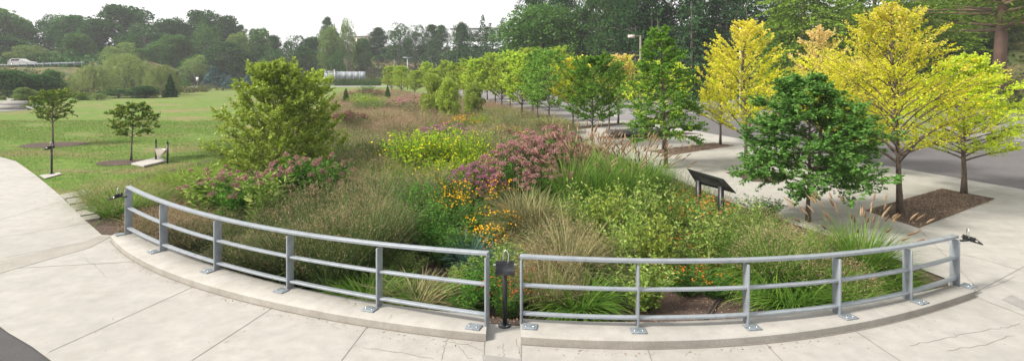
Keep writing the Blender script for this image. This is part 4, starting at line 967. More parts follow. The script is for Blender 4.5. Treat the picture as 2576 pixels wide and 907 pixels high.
def herb(seed, H=1., W=1., stems=40, per=34, ls=.07, asp=.4, lo=.15, splay=.45, flower=None, nf=0, fs=.03, up=.5, dens=1):
    """stems with leaves along them; flowers on the tips"""
    rng = np.random.default_rng(seed); st = MB(); lf = MB(); fl = MB(); tips = []
    for k in range(stems):
        a = rng.uniform(0, 2 * PI); q = rng.random() ** .6; hd = np.array([math.cos(a), math.sin(a), 0]); Lh = H * rng.uniform(.72, 1.02) * (1 - .28 * q ** 2.5)
        s = np.linspace(0, 1, 6)[:, None]; b0 = hd * W * .16 * q; tip = b0 + hd * W * splay * q * 1.0 + [0, 0, Lh]
        path = b0 + (tip - b0) * s - hd * W * .10 * q * np.sin(PI * s); st.tube(path, [.006, .006, .005, .004, .003, .002], 4, False)
        u = rng.uniform(lo, 1.0, per); P = np.stack([np.interp(u, s[:, 0], path[:, i]) for i in range(3)], 1)
        aa = rng.uniform(0, 2 * PI, per); D = np.stack([np.cos(aa), np.sin(aa), np.full(per, .35)], 1)
        off = rng.uniform(0, .09, (per, 1)) * W * D * (1 - u[:, None] * .6)
        leaf_quads(lf, P + off, ls * (1.15 - .5 * u), rng, D, asp, up, .3); tips.append(path[-1])
    tips = np.array(tips); out = {'stem': st.mesh('stem'), 'leaf': lf.mesh('foliage')}
    if flower == 'umbel':
        for t in tips[rng.permutation(len(tips))[:max(1, int(len(tips) * .85))]]:
            m = nf; R0 = fs * rng.uniform(.7, 1.3); q = rng.normal(0, .45, (m, 3)); q = q / np.maximum(1, np.linalg.norm(q, axis=1))[:, None]
            P = t + q * [R0, R0, R0 * .35] + [0, 0, .02] - np.stack([q[:, 0] * 0, q[:, 0] * 0, (q[:, 0] ** 2 + q[:, 1] ** 2) * R0 * .4], 1)
            leaf_quads(fl, P, .019, rng, np.tile([0, 0, 1.], (m, 1)), .9, .4, 1.2)
    if flower in ('daisy', 'dot', 'spike'):
        m = nf; d = nrm(rng.normal(size=(m, 3))); d[:, 2] = np.abs(d[:, 2]); base = tips[rng.integers(0, len(tips), m)]
        P = base + rng.normal(0, .045, (m, 3)) * W + [0, 0, .015]
        if flower == 'dot': u = rng.uniform(.5, 1, m)[:, None]; P = P * [1, 1, 0] * (.75 + .35 * u) + [0, 0, 1] * P[:, 2:] * u
        for p_ in P:
            nvec = nrm(rng.normal(0, .45, 3) + [0, 0, 1.] + nrm(p_ * [1, 1, 0]) * .35); e1 = nrm(np.cross(nvec, [.3, 1, .2])); e2 = np.cross(nvec, e1)
            a = np.arange(12) * PI / 6; rr = np.where(np.arange(12) % 2 == 0, 1, .45) * fs * rng.uniform(.75, 1.2)
            V = np.vstack([p_ - nvec * fs * .12, p_ + (np.cos(a) * rr)[:, None] * e1 + (np.sin(a) * rr)[:, None] * e2]); fl.add(V, None, [(0, 1 + i, 1 + (i + 1) % 12) for i in range(12)])
    if flower: out['flower'] = fl.mesh('flowers')
    return out

K = {}
K['airy'] = [grass(s, n=620, wd=.009, droop=.8, haze=4600, hsize=.024) for s in (1, 2, 3)]
K['switch'] = [grass(s, n=1150, wd=.011, droop=.55, r0=.24, haze=4200, hsize=.026) for s in (4, 5, 6)]
K['fount'] = [grass(s, n=1500, wd=.013, droop=1.25, r0=.15, plumes=60, pl=(.10, .010)) for s in (7, 8)]
K['fountbig'] = [grass(s, n=1700, wd=.010, droop=1.2, r0=.15, plumes=48, pl=(.12, .013)) for s in (9,)]
K['mound'] = [grass(s, n=2300, wd=.013, droop=2.0, r0=.14) for s in (10, 11)]
K['low'] = [grass(s, n=800, wd=.016, droop=1.5, r0=.2) for s in (12, 13)]
K['strap'] = [grass(14, n=300, wd=.035, droop=1.0, r0=.14)]
K['joe'] = [herb(s, stems=46, per=26, ls=.12, asp=.32, lo=.1, flower='umbel', nf=150, fs=.085) for s in (21, 22, 23)]
K['joelow'] = [herb(s, stems=95, per=18, ls=.10, asp=.35, lo=.3, splay=.5, flower='umbel', nf=130, fs=.068) for s in (24, 25)]
K['joetall'] = [herb(s, stems=24, per=60, ls=.15, asp=.30, lo=.05, splay=.36, flower='umbel', nf=120, fs=.06) for s in (26, 27)]
K['sun'] = [herb(s, stems=90, per=46, ls=.06, asp=.45, lo=.15, splay=.46, flower='dot', nf=260, fs=.018) for s in (31, 32)]
K['rud'] = [herb(s, stems=44, per=36, ls=.06, asp=.4, lo=.05, splay=.45, flower='daisy', nf=190, fs=.021) for s in (33, 34)]
K['milk'] = [herb(s, stems=44, per=50, ls=.075, asp=.28, lo=.05, splay=.45, flower='daisy', nf=160, fs=.015) for s in (35, 36)]
K['shrub'] = [herb(s, stems=70, per=56, ls=.055, asp=.5, lo=.1, splay=.47) for s in (37, 38)]
K['leafy'] = [herb(s, stems=34, per=46, ls=.10, asp=.38, lo=.12, splay=.48, up=.25) for s in (39, 40, 41)]
MATS = {'airy': ('greengrass', 'tanhaze'), 'switch': ('switch', 'tanhaze'), 'fount': ('greengrass', 'plume'), 'fountbig': ('greengrass', 'plume'), 'mound': ('tangrass',), 'low': ('greengrass',), 'strap': ('bluegrass',)}
NAMES = {'airy': ('airy_grass', 'grass'), 'switch': ('switch_grass', 'grass'), 'fount': ('fountain_grass', 'grass'), 'fountbig': ('fountain_grass', 'grass'), 'mound': ('mounding_grass', 'grass'), 'low': ('low_grass', 'grass'), 'strap': ('strap_leaved_plant', 'plant'),
         'joe': ('pink_flowering_plant', 'plant'), 'joelow': ('pink_flowering_plant', 'plant'), 'joetall': ('pink_flowering_plant', 'plant'), 'sun': ('yellow_flowering_plant', 'plant'), 'rud': ('gold_flowering_plant', 'plant'), 'milk': ('orange_flowering_plant', 'plant'), 'shrub': ('shrub', 'shrub'), 'leafy': ('leafy_plant', 'plant')}
kc = {}
def plant(kind, x, d, H, W, label, leaf=None, fl=None, group=None):
    kc[kind] = kc.get(kind, -1) + 1; ms = K[kind][kc[kind] % len(K[kind])]
    p = XD(x, d); nm, cat = NAMES[kind]; o = empty(nm, (*p, gz(*p) - .02), kc[kind] * 2.3, label, cat, group); o.scale = (W, W, H)
    def part(name, me, mt, stuff=False):
        c = bpy.data.objects.new(name, me); COL.objects.link(c); c.parent = o
        if not me.materials: me.materials.append(mt)
        c.material_slots[0].link = 'OBJECT'; c.material_slots[0].material = mt
        if stuff: c['kind'] = 'stuff'
    if 'blades' in ms:
        part('foliage', ms['blades'], L[leaf or MATS[kind][0]])
        if 'haze' in ms: part('seed_haze', ms['haze'], L[fl or 'tanhaze'], True)
        if 'plume' in ms: part('plume', ms['plume'], L[fl or 'plume'], True)
    else:
        part('stem', ms['stem'], M['stem']); part('foliage', ms['leaf'], L[leaf or 'herb'])
        if 'flower' in ms: part('flower', ms['flower'], L[fl or 'pinkflower'], True)
    return o
PLANTS = [
 # left end
 ('airy', 298, 14.4, 1.05, 1.9, 'airy grass clump with brown haze at the left rail end', 'greengrass', 'tanhaze'),
 ('airy', 250, 15.6, .8, 1.4, 'small airy grass beside the flagstones', 'greengrass', 'tanhaze'),
 ('airy', 375, 16.3, .85, 1.8, 'airy grass between the left rail end and the lime grass', 'greengrass', 'pinkhaze'),
 ('airy', 395, 13.4, .7, 1.7, 'low rosy haze grass behind the second rail post', 'tangrass', 'pinkhaze'),
 ('airy', 470, 12.6, .75, 1.7, 'low rosy haze grass between second and third rail posts', 'switch', 'pinkhaze'),
 ('airy', 475, 14.6, .8, 2.0, 'rosy haze grass in front of the lime grass', 'tangrass', 'pinkhaze'),
 ('low', 440, 18.4, .75, 2.2, 'lime green fine grass below the sling frame', 'limegrass', None),
 ('low', 515, 17.6, .85, 2.2, 'lime green fine grass left of the pink flower stand', 'limegrass', None),
 ('low', 370, 18.6, .6, 1.9, 'lime green fine grass nearest the second young tree', 'limegrass', None),
 ('low', 575, 20.3, .75, 2.2, 'lime green grass under the large olive tree', 'limegrass', None),
 ('airy', 545, 13.2, .85, 1.6, 'brown haze grass behind the third rail post', 'switch', 'tanhaze'),
 # pink stand
 ('joetall', 530, 14.6, 1.64, 1.5, 'leftmost tall pink topped plant with long leaves', 'lightherb', 'dullpink'),
 ('joetall', 600, 14.0, 1.64, 1.5, 'tall pink topped plant second from the left', 'herb', 'dullpink'),
 ('joetall', 665, 13.6, 1.85, 1.5, 'tall pink topped plant in the middle of the left stand', 'lightherb', 'dullpink'),
 ('joetall', 725, 14.6, 1.96, 1.5, 'tall pink topped plant before the olive tree stems', 'herb', 'dullpink'),
 ('joetall', 785, 14.8, 2.01, 1.6, 'tall pink topped plant at the right of the left stand', 'herb', 'dullpink'),
 ('joetall', 835, 15.6, 1.80, 1.4, 'rearmost tall pink topped plant by the olive tree', 'herb', 'dullpink'),
 ('shrub', 700, 17.0, 1.0, 2.2, 'green undergrowth shrub at the foot of the olive tree', 'herb', None),
 ('shrub', 820, 17.5, 1.2, 1.8, 'green undergrowth shrub right of the olive tree foot', 'hazelgreen', None),
 # near switch grasses
 ('switch', 615, 11.3, .75, 1.5, 'switch grass behind the rail right of the third post', None, 'tanhaze'),
 ('switch', 690, 10.9, 1.0, 1.5, 'switch grass behind the fourth post of the left railing', None, 'tanhaze'),
 ('switch', 765, 10.6, 1.35, 1.6, 'switch grass just right of the fourth left rail post', None, 'tanhaze'),
 ('switch', 845, 10.3, 1.6, 1.6, 'tall switch grass mid way between fourth and fifth posts', None, 'tanhaze'),
 ('switch', 915, 10.9, 1.75, 1.6, 'tallest switch grass near the fifth left rail post', None, 'tanhaze'),
 ('switch', 715, 12.7, 1.1, 1.7, 'switch grass right behind the front switch grasses, left', None, 'tanhaze'),
 ('switch', 800, 12.6, 1.65, 1.8, 'switch grass right behind the front switch grasses, middle', None, 'tanhaze'),
 ('switch', 905, 13.0, 1.75, 1.8, 'switch grass right behind the front switch grasses, right', None, 'tanhaze'),
 ('switch', 965, 11.9, 1.5, 1.4, 'switch grass leaning over the dark soil hollow', None, 'tanhaze'),
 ('low', 1045, 9.3, .55, 1.4, 'coarse low grass behind the curb right of the fifth post', 'tangrass', None),
 ('low', 925, 9.5, .55, 1.2, 'coarse low grass at the foot of the fifth left post', 'greengrass', None),
 ('switch', 870, 15.6, 1.4, 1.9, 'switch grass behind the pink stand', None, 'tanhaze'),
 ('switch', 950, 15.6, 1.35, 1.8, 'switch grass left of the dark green shrub', None, 'tanhaze'),
 ('switch', 905, 18.8, 1.5, 2.3, 'large switch grass right of the olive tree', 'switch', 'tanhaze'),
 ('switch', 965, 18.0, 1.35, 1.9, 'switch grass touching the yellow flowering bush', 'limegrass', 'tanhaze'),
 ('switch', 880, 22.5, 1.6, 2.6, 'broad switch grass behind the olive tree', 'switch', 'tanhaze'),
 ('switch', 950, 23.0, 1.55, 2.6, 'dark footed switch grass behind the yellow bush', 'switch', 'tanhaze'),
 ('low', 598, 22.5, .8, 2.0, 'lime grass at the lawn edge left of the olive tree', 'limegrass', None),
 ('low', 590, 25.5, .8, 2.4, 'second lime grass at the lawn edge behind the olive tree', 'greengrass', None),
 ('low', 455, 20.2, .6, 2.0, 'bright low grass right below the sling slab', 'limegrass', None),
 ('low', 505, 21.3, .6, 2.0, 'bright low grass right of the sling frame', 'limegrass', None),
 ('low', 485, 19.2, .7, 2.2, 'lime grass between sling frame and pink stand', 'limegrass', None),
 ('low', 550, 21.5, .6, 1.8, 'low grass at the lawn edge above the lime grasses', 'greengrass', None),
 ('switch', 1000, 21.5, 1.1, 1.9, 'smaller switch grass left behind the yellow bush', 'switch', 'tanhaze'),
 # yellow bushes
 ('sun', 1035, 19.6, 2.15, 2.40, 'leftmost bright green bush dotted with yellow flowers', 'limeherb', 'yellowflower'),
 ('sun', 1105, 20.2, 2.20, 2.50, 'middle bright green bush dotted with yellow flowers', 'limeherb', 'yellowflower'),
 ('sun', 1170, 19.4, 2.15, 2.30, 'bright yellow dotted bush behind the mauve flowers', 'limeherb', 'yellowflower'),
 ('sun', 1215, 18.2, 1.6, 1.6, 'rightmost yellow dotted bush beside the large pink clump', 'limeherb', 'yellowflower'),
 ('sun', 1120, 17.8, 1.4, 1.8, 'lowest front bush dotted with yellow flowers', 'limeherb', 'yellowflower'),
 ('mound', 1085, 15.6, 1.53, 2.18, 'grey green arching grass in front of the yellow bushes', 'tangrass', None),
 ('airy', 1085, 15.4, 1.5, 1.8, 'hazy grass mixed into the arching one before the yellow bushes', 'switch', 'tanhaze'),
 # green shrubs centre
 ('shrub', 1030, 13.6, 1.67, 1.7, 'dense dark shrub left of the gold flowers', 'herb', None),
 ('shrub', 1085, 12.9, 1.38, 1.6, 'dense dark shrub below the gold flowers', 'herb', None),
 ('leafy', 1085, 12.4, 0.89, 1.2, 'leafy green plant above the dark soil hollow', 'herb', None),
 ('shrub', 1130, 12.1, 0.98, 1.3, 'low dark shrub above the blue green strap leaves', 'herb', None),
 ('shrub', 1180, 13.4, 1.09, 1.4, 'low dark shrub between gold flower clumps', 'herb', None),
 ('shrub', 1130, 14.8, 1.49, 1.5, 'dark shrub behind the gold flowers', 'herb', None),
 ('rud', 1165, 14.3, 1.45, 1.4, 'tall gold flower clump in the middle of the garden', 'herb', 'goldflower'),
 ('rud', 1135, 14.0, 1.25, .9, 'gold flowers left of the tall gold clump', 'herb', 'goldflower'),
 ('rud', 1245, 12.9, 1.05, 1.1, 'low gold flower clump beside the drooping grass', 'herb', 'goldflower'),
 ('rud', 1222, 12.3, .85, .9, 'lowest gold flower clump before the drooping grass', 'herb', 'goldflower'),
 ('rud', 1250, 14.8, 1.35, .9, 'gold flowers right of the mauve flowers', 'herb', 'goldflower'),
 ('joelow', 1197, 15.6, 1.5, 1.25, 'mauve flower clump behind the tall gold clump', 'herb', 'mauveflower'),
 ('joelow', 1222, 15.2, 1.35, 1.0, 'small mauve clump left of the large pink clump', 'herb', 'mauveflower'),
 ('milk', 1268, 11.8, .7, 1.0, 'crimson dotted low plant below the gold flowers', 'herb', 'redflower'),
 ('strap', 1178, 11.7, .85, 1.05, 'blue green strap leaved clump above the soil hollow', 'bluegrass', None),
 ('low', 1238, 11.3, .8, .9, 'grey green fine grass right of the strap leaved clump', 'bluegrass', None),
 # large pink clump
 ('joelow', 1290, 16.2, 1.96, 1.6, 'left of the large dusty pink flower clumps', 'herb', 'pinkflower'),
 ('joelow', 1340, 17.0, 2.24, 1.8, 'highest of the large dusty pink flower clumps', 'herb', 'pinkflower'),
 ('joelow', 1392, 17.3, 2.30, 1.7, 'right of the large dusty pink flower clumps', 'herb', 'pinkflower'),
 ('joelow', 1375, 15.6, 1.5, 1.4, 'lower dusty pink clump over the drooping grass', 'herb', 'pinkflower'),
 ('mound', 1388, 34, 1.24, 2.53, 'tan grass at the plaza edge far up the garden', 'tangrass', None),
 ('airy', 1405, 30, 1.3, 2.2, 'hazy grass at the plaza edge beyond the pink clumps', 'switch', 'tanhaze'),
 ('leafy', 1430, 26.5, 1.37, 2.0, 'leafy green plant at the plaza edge beyond the pink clumps', 'herb', None),
 ('shrub', 1455, 23.5, 1.2, 1.8, 'small bushy shrub at the plaza edge behind the fountain grasses', 'herb', None),
 ('fount', 1500, 21.0, 1.35, 1.8, 'farthest fountain grass along the plaza edge', 'greengrass', 'plume'),
 ('fount', 1560, 18.8, 1.35, 1.8, 'fountain grass at the plaza edge left of the tall tree trunk', 'greengrass', 'plume'),
 ('leafy', 1630, 18.2, 1.05, 1.6, 'leafy plant at the plaza edge by the tall green tree trunk', 'herb', None),
 ('low', 1700, 16.3, .9, 1.7, 'green grass on the plaza edge behind the dark panel', 'limegrass', None),
 ('low', 1745, 14.9, .8, 1.5, 'green grass around the legs of the dark panel', 'greengrass', None),
 ('low', 1850, 14.2, .7, 1.4, 'green grass at the grey paver border', 'greengrass', None),
 ('leafy', 1920, 13.9, 0.84, 1.2, 'leafy plant at the grey paver border', 'herb', None),
 ('leafy', 1425, 19.5, 1.69, 1.76, 'green leafy plant behind the large pink clumps', 'herb', None),
 # drooping and fountain grass
 ('mound', 1308, 13.6, 1.58, 1.49, 'left drooping tan grass mound', 'tangrass', None),
 ('mound', 1352, 13.0, 1.58, 1.78, 'right drooping tan grass mound', 'tangrass', None),
 ('fount', 1435, 15.4, 2.02, 1.7, 'fountain grass nearest the pink clumps', 'greengrass', 'plume'),
 ('fount', 1500, 15.2, 1.95, 1.8, 'fountain grass with brown plumes in the middle of its row', 'greengrass', 'plume'),
 ('fount', 1570, 15.8, 1.89, 1.8, 'fountain grass with upright plumes before the bench side', 'greengrass', 'plume'),
 ('fount', 1470, 17.6, 2.02, 1.8, 'rear fountain grass behind the pink clumps', 'greengrass', 'plume'),
 ('fount', 1620, 16.6, 1.82, 1.7, 'fountain grass near the tall green plaza tree', 'greengrass', 'plume'),
 ('low', 1650, 15.3, 1.1, 2.0, 'bright green fine grass left of the dark panel', 'limegrass', None),
 ('low', 1690, 14.2, .95, 1.7, 'bright green fine grass in front of the dark panel', 'greengrass', None),
 ('low', 1450, 13.9, 1.1, 1.6, 'dark green coarse grass right of the drooping mounds', 'greengrass', None),
 # light leafy group
 ('leafy', 1470, 12.6, 1.80, 1.14, 'light green leafy plant right of the drooping mounds', 'lightherb', None),
 ('leafy', 1530, 12.4, 1.86, 1.22, 'light green leafy plant before the fountain grasses', 'hazelgreen', None),
 ('leafy', 1590, 12.2, 1.94, 1.22, 'light leafy plant in the middle of the leafy group', 'lightherb', None),
 ('leafy', 1650, 12.8, 1.86, 1.22, 'light leafy plant below the bright fine grass', 'lightherb', None),
 ('leafy', 1570, 10.9, 1.51, 0.98, 'light leafy plant above the open soil', 'lightherb', None),
 ('leafy', 1640, 10.7, 1.65, 0.98, 'light leafy plant right above the open soil', 'hazelgreen', None),
 ('leafy', 1620, 9.5, 1.03, 0.99, 'small light leafy plant behind the second right post', 'lightherb', None),
 ('leafy', 1375, 12.0, 0.97, 0.99, 'small leafy plant at the foot of the drooping grass', 'herb', None),
 # near right hazy mounds
 ('airy', 1428, 10.7, 1.45, 1.75, 'large tan hazy grass mound behind the right railing', 'tangrass', 'tanhaze'),
 ('mound', 1430, 10.9, 1.25, 1.84, 'arching tan grass inside the large hazy mound', 'tangrass', None),
 ('mound', 1950, 10.5, 1.13, 1.72, 'arching green grass inside the right brown hazy mound', 'greengrass', None),
 ('airy', 1375, 9.5, 1.05, 1.35, 'tan hazy grass right of the railing gap', 'tangrass', 'tanhaze'),
 ('low', 1455, 9.3, .8, 1.2, 'long bladed green grass below the large hazy mound', 'greengrass', None),
 ('low', 1490, 10.0, .8, 1.1, 'long bladed grass right of the large hazy mound', 'switch', None),
 # gap plants
 ('milk', 1275, 9.2, .75, .8, 'red dotted leafy plant directly behind the post light', 'herb', 'redflower'),
 ('milk', 1310, 9.6, .7, .7, 'red dotted plant right of the post light', 'herb', 'redflower'),
 ('leafy', 1215, 9.8, 0.90, 0.99, 'dull green leafy plant left of the post light', 'herb', None),
 ('leafy', 1175, 9.2, 0.72, 0.88, 'small leafy plant behind the last left post', 'herb', None),
 ('leafy', 1260, 10.6, 0.90, 0.99, 'leafy plant up the hollow behind the post light', 'lightherb', None),
 ('shrub', 1165, 10.5, .5, .7, 'small bright shrub in the soil hollow', 'lightherb', None),
 ('shrub', 1020, 11.0, .6, .9, 'bright green shrub at the left of the soil hollow', 'lightherb', None),
 ('shrub', 1130, 9.6, .5, .8, 'low bright shrub in the lower soil hollow', 'lightherb', None),
 # orange group
 ('milk', 1745, 12.9, 1.4, 1.2, 'orange dotted plant under the dark panel', 'lightherb', 'orangeflower'),
 ('milk', 1805, 12.5, 1.4, 1.2, 'orange dotted plant right under the dark panel', 'lightherb', 'orangeflower'),
 ('milk', 1720, 11.4, .95, 1.1, 'orange dotted plant among the light leafy group', 'lightherb', 'orangeflower'),
 ('milk', 1725, 10.2, .65, 1.1, 'low orange flower patch behind the right railing', 'herb', 'orangeflower'),
 ('milk', 1795, 10.1, .55, .9, 'second low orange flower patch behind the right railing', 'herb', 'orangeflower'),
 ('leafy', 1770, 10.9, 1.57, 0.98, 'light leafy plant below the orange dotted plants', 'lightherb', None),
 ('leafy', 1880, 11.6, 1.57, 0.90, 'light leafy plant behind the right hazy mound', 'lightherb', None),
 # right end
 ('airy', 1945, 10.3, 1.3, 1.7, 'large brown hazy mound behind the fourth right bay', 'greengrass', 'tanhaze'),
 ('airy', 2010, 10.9, 1.15, 1.6, 'brown hazy mound left of the right fountain grass', 'greengrass', 'tanhaze'),
 ('low', 1990, 9.5, .75, 1.4, 'dark coarse grass at the foot of the right hazy mound', 'greengrass', None),
 ('low', 2085, 11.7, .65, 1.5, 'bright green fine grass at the dark tree trunk', 'limegrass', None),
 ('low', 2060, 9.9, .9, 1.4, 'dark green grass below the right fountain grass', 'greengrass', None),
 ('airy', 2120, 9.7, .8, 1.3, 'rosy hazy grass near the fifth right post', 'greengrass', 'pinkhaze'),
 ('fountbig', 2160, 10.7, 1.32, 1.5, 'fountain grass with big tan plumes at the right garden tip', 'greengrass', 'plume'),
 ('low', 2215, 10.1, .7, 1.3, 'arching grass left of the right mulch corner', 'greengrass', None),
 ('low', 2140, 9.15, .4, .9, 'low spreading grass tuft by the fifth right post', 'greengrass', None),
 ('airy', 1905, 12.6, 1.0, 1.5, 'hazy grass behind the right leafy plants', 'greengrass', 'tanhaze'),
 # middle distance
 ('joelow', 1122, 29, 1.35, 2.6, 'mauve flower clump in the middle distance', 'herb', 'mauveflower'),
 ('joelow', 1165, 27.5, 1.1, 2.0, 'mauve flower clump right of the other mid distance one', 'herb', 'mauveflower'),
 ('joelow', 1283, 25.5, 1.35, 1.9, 'maroon tinged clump below the far gold flowers', 'herb', 'maroonflower'),
 ('rud', 1160, 34, 1.35, 1.9, 'far gold flowers left of the round green shrub', 'herb', 'goldflower'),
 ('rud', 1180, 35, 1.45, 1.7, 'far gold flowers touching the round green shrub', 'herb', 'goldflower'),
 ('rud', 1272, 28, 1.35, 1.8, 'gold flowers above the maroon tinged clump', 'herb', 'goldflower'),
 ('shrub', 1212, 35, 1.5, 2.1, 'round lime green shrub by the lot row trees', 'limeherb', None),
 ('joelow', 1015, 52, 1.6, 3.6, 'far pink flower clump centre left', 'herb', 'pinkflower'),
 ('joelow', 1038, 56, 1.7, 3.0, 'far pink flower clump right of the centre left one', 'herb', 'pinkflower'),
 ('joelow', 882, 36, 1.5, 2.0, 'maroon flower clump behind the olive tree', 'herb', 'maroonflower'),
 ('joelow', 925, 74, 1.6, 4.5, 'farthest maroon flower clump near the far lawn', 'herb', 'maroonflower'),
 ('shrub', 912, 50, 1.6, 3.0, 'round green shrub left of the far pair', 'woodC', None),
 ('shrub', 958, 50, 1.7, 3.8, 'round green shrub right of the far pair', 'woodC', None),
 ('shrub', 930, 60, 1.6, 5.0, 'bright green low shrub behind the far pair', 'limeherb', None),
 ('shrub', 900, 64, 1.8, 4.0, 'pale green low shrub by the small far conifer', 'lightherb', None),
 ('shrub', 925, 84, 2.2, 3.4, 'dark round shrub farthest in the garden', 'woodB', None),
 ('shrub', 1455, 12.9, .9, 1.3, 'dark bushy shrub squeezed right of the drooping mounds', 'herb', None),
 ('shrub', 1560, 13.6, 1.2, 1.5, 'dark bushy shrub inside the light leafy group', 'herb', None),
 ('shrub', 1680, 12.0, .95, 1.3, 'dark bushy shrub left of the orange dotted plants', 'herb', None),
 ('shrub', 1905, 11.4, .9, 1.2, 'dark bushy shrub behind the large brown hazy mound', 'herb', None),
 ('airy', 1010, 33, 1.5, 3.2, 'pale rosy hazy clump in the middle distance, left', 'tangrass', 'pinkhaze'),
 ('airy', 1070, 37, 1.6, 3.6, 'pale rosy hazy clump before the olive shrub trees', 'tangrass', 'pinkhaze'),
 ('airy', 960, 40, 1.6, 4.0, 'pale rosy hazy clump right of the maroon clump', 'tangrass', 'pinkhaze'),
 ('airy', 1060, 47, 1.9, 3.6, 'tan domed hazy grass left of the olive shrub trees', 'tangrass', 'tanhaze'),
 ('airy', 1225, 29, 1.5, 2.8, 'tan domed hazy grass below the round lime shrub', 'switch', 'tanhaze'),
 ('switch', 1215, 23.5, 1.8, 2.6, 'tall hazy grass behind the right yellow bushes', None, 'tanhaze'),
 ('switch', 1270, 21.5, 1.7, 2.2, 'tall hazy grass just behind the left pink clump', None, 'tanhaze'),
 ('low', 1340, 39, .8, 2.6, 'green grass at the far plaza corner', 'limegrass', None),
 ('low', 1385, 37.5, .75, 2.4, 'bright grass beneath the garden corner tree', 'limegrass', None),
 ('low', 1410, 38.5, .6, 2.0, 'bright low grass at the corner of the lot', 'limegrass', None),
 ('low', 1290, 40, .9, 3.0, 'green grass under the lot row trees', 'greengrass', None),
 ('low', 1245, 44, .9, 3.4, 'green grass beyond the round lime shrub', 'greengrass', None),
 ('mound', 1040, 31, 1.36, 2.99, 'bleached tan grass in the middle distance', 'tangrass', None),
]
for kd, x, d, H, W, lab, lf_, fl_ in PLANTS: plant(kd, x, d, H, W, lab, lf_, fl_)

# small conifers and big shrubs in the far garden
for kd, x, ty, wpx, d, mt, lab, nm in [('V', 870, 222, 26, 60, 'pine', 'small conical conifer at the far left of the garden', 'conifer'), ('V', 975, 214, 22, 68, 'pine', 'small conical conifer below the far lot row', 'conifer')]:
    far(kd, x, ty, wpx, d, mt, lab, nm, base=-.3)
for x, ty, wpx, d, H, lab in [(1092, 192, 78, 43, 0, 'olive shrub tree standing in front of the lot row'), (1130, 202, 66, 41, 0, 'olive shrub tree leaning right of its twin'), (1190, 212, 62, 47, 0, 'yellow spotted shrub under the lot row')]:
    far('A', x, ty, wpx, d, 'hazelgreen', lab, 'large_shrub', base=-.35, pk=int(x) % 3)

# meadow grass that fills the middle distance
rng = np.random.default_rng(5); n = 15000
t = rng.random(n) ** 1.35; yy = 15.5 + 80 * t
xl = np.interp(yy, [q[1] for q in GL], [q[0] for q in GL]); RR = GR[:8] + GR[9:]; xr = np.interp(yy, sorted(q[1] for q in RR), [q[0] for q in sorted(RR, key=lambda q: q[1])])
xx = xl + (xr - xl) * rng.random(n); ins = sdist(xx, yy, GP) > .2
pn = np.sin(xx * .55 + 1.3 * np.sin(yy * .21)) + np.sin(yy * .37 + xx * .21)
ins &= ~((yy < 20.5) & (xx > -4.5) & (xx < 2)) & ~((yy < 22) & (xx < -6))
xx, yy, pn = xx[ins], yy[ins], pn[ins]
for nm, cond, leafc, hz_, lab, Hh in (('meadow_grass', pn > .25, 'switch', 'tanhaze', 'tan hazy grass filling the middle garden', 1.0), ('meadow_grass', (pn <= .25) & (pn > -.75), 'tangrass', 'pinkhaze', 'rosy hazy grass filling the middle garden', .95), ('meadow_grass', pn <= -.75, 'greengrass', 'tanhaze', 'greener hazy grass filling the middle garden', .85)):
    x, y = xx[cond], yy[cond]; m = len(x); nb = 11; sc_ = np.clip(y / 26, .8, 2.6)
    z = np.full(m, -.36); b = np.repeat(np.stack([x, y, z], 1), nb, 0) + rng.normal(0, .16, (m * nb, 3)) * [1, 1, 0] * np.repeat(sc_, nb)[:, None]
    Ln = Hh * rng.uniform(.6, 1.15, m * nb) * np.repeat(rng.uniform(.75, 1.2, m), nb)
    mb = MB(); P = blades(mb, b, rng.uniform(0, 2 * PI, m * nb), Ln, rng.uniform(.02, .3, m * nb), rng.uniform(.2, 1.1, m * nb), .012 * np.repeat(sc_, nb), 3, rng)
    o = mb.build(nm, L[leafc]); tag(o, lab, 'grass', kind='stuff')
    mh = MB(); q = np.repeat(P[:, -1], 3, 0) + rng.normal(0, .11, (m * nb * 3, 3)) * [1, 1, .8]
    leaf_quads(mh, q, .035 * np.repeat(np.repeat(sc_, nb), 3), rng, None, .3, .3, .8)
    h = mh.build('seed_haze', L[hz_], o); h['kind'] = 'stuff'

# lawn blades near the camera and ragged edges
n = 90000; d = 12.5 + 30 * rng.random(n) ** .8; px = -80 + 700 * rng.random(n); x = (px - CX) * d / F
ok = (sdist(x, d, GP) < -.05) & (sdist(x, d, np.array(pave_poly)) < -.02) & (np.sin(x * .8) + np.sin(d * 1.3 + x) + rng.normal(0, .5, n) > -1.3)
for cx, cy, a in ((134, 363, 1.5), (310, 407, 1.0)): c = G(cx, cy); ok &= np.hypot(x - c[0], (d - c[1]) / .75) > a
ok &= ~((px > 140) & (px < 300) & (d < 17.2))
x, d = x[ok], d[ok]; m = len(x); mb = MB()
blades(mb, np.stack([x, d, np.full(m, -.035)], 1), rng.uniform(0, 2 * PI, m), rng.uniform(.03, .085, m), rng.uniform(0, .7, m), rng.uniform(0, 1, m), np.full(m, .014) * np.clip(d / 20, .8, 2), 2, rng)
tag(mb.build('lawn_grass', L['lawngrass']), 'short green grass of the lawn', 'grass', kind='stuff')

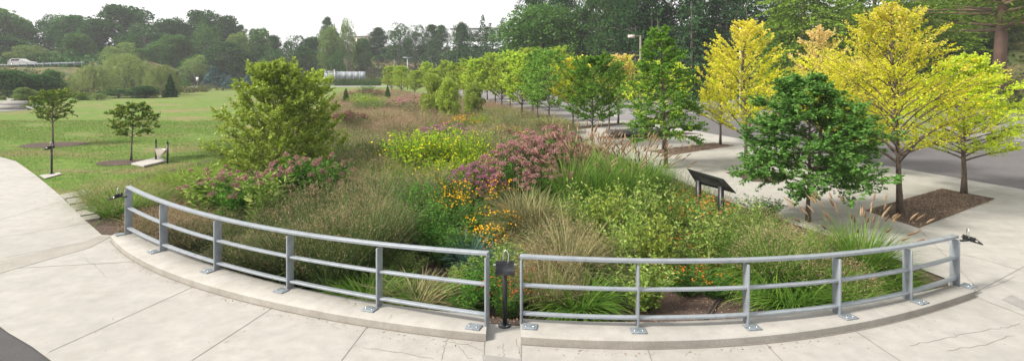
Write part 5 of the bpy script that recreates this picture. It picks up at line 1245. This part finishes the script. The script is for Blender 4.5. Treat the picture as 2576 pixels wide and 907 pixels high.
# fallen leaves and wood chips on soil and paving
n = 9000; x = rng.uniform(-3, 8, n); y = rng.uniform(8.3, 14, n); dd = sdist(x, y, GP); k = dd > .1
x, y, dd = x[k], y[k], dd[k]; mb = MB(); leaf_quads(mb, np.stack([x, y, basin(x, y, dd) + .012], 1), .035, rng, None, .4, .9, .5)
M['chips'] = plain('wood_chips', (.26, .17, .11), .9, var=.4, scale=30)
tag(mb.build('wood_chips', M['chips']), 'wood chips scattered on the dark garden soil', 'mulch', kind='stuff')
mb = MB()
for lab, q in beds[:2]:
    Q = np.array([G(*p) for p in q]); uu = rng.random((4200, 2)); P = Q[0] + uu[:, :1] * (Q[1] - Q[0]) + uu[:, 1:] * (Q[3] - Q[0]); leaf_quads(mb, np.column_stack([P, np.full(len(P), .016)]), .045, rng, None, .35, .85, .5)
tag(mb.build('wood_chips', M['chips']), 'wood chips on the plaza mulch beds', 'mulch', kind='stuff')
# drip hose and litter bits
a = [G(1770, 805, -.3), G(1800, 760, -.3), G(1822, 735, -.3), G(1828, 700, -.3)]
o = MB().tube([(p[0], p[1], -.30) for p in a], .018, 6).build('drip_hose', M['black']); tag(o, 'black drip hose on the soil behind the right railing', 'hose')

rl = random.Random(3); mb = MB(); P = []
for k in range(420):
    x_ = rl.uniform(-8.6, 7.6); P.append((x_, FY(x_) - abs(rl.gauss(0, .12)) - .02, .006))
for k in range(160):
    x_ = rl.uniform(-9, 9); P.append((x_, rl.uniform(7, 12), .006 if True else 0))
P = np.array(P); P = P[sdist(P[:, 0], P[:, 1], GP) < -.6]
leaf_quads(mb, P, .028, np.random.default_rng(2), None, .5, .92, .5)
M['litter'] = plain('leaf_litter', (.22, .14, .08), .9, var=.4, scale=30)
tag(mb.build('leaf_litter', M['litter']), 'dry leaf bits lying on the paving along the curb', 'litter', kind='stuff')

# ------------------------------------------------------------------ haze in the air
m, t, o_, p_ = nodes('haze_air'); t.nodes.remove(p_); v = t.nodes.new('ShaderNodeVolumePrincipled')
v.inputs['Color'].default_value = (.93, .95, 1, 1); v.inputs['Density'].default_value = .0005; v.inputs['Anisotropy'].default_value = .2
t.links.new(v.outputs[0], o_.inputs['Volume'])
hz = MB().box((0, 275, 21.5), (1010, 700, 47)).build('haze', m); tag(hz, 'thin pale haze over the far wood', 'haze', kind='stuff')
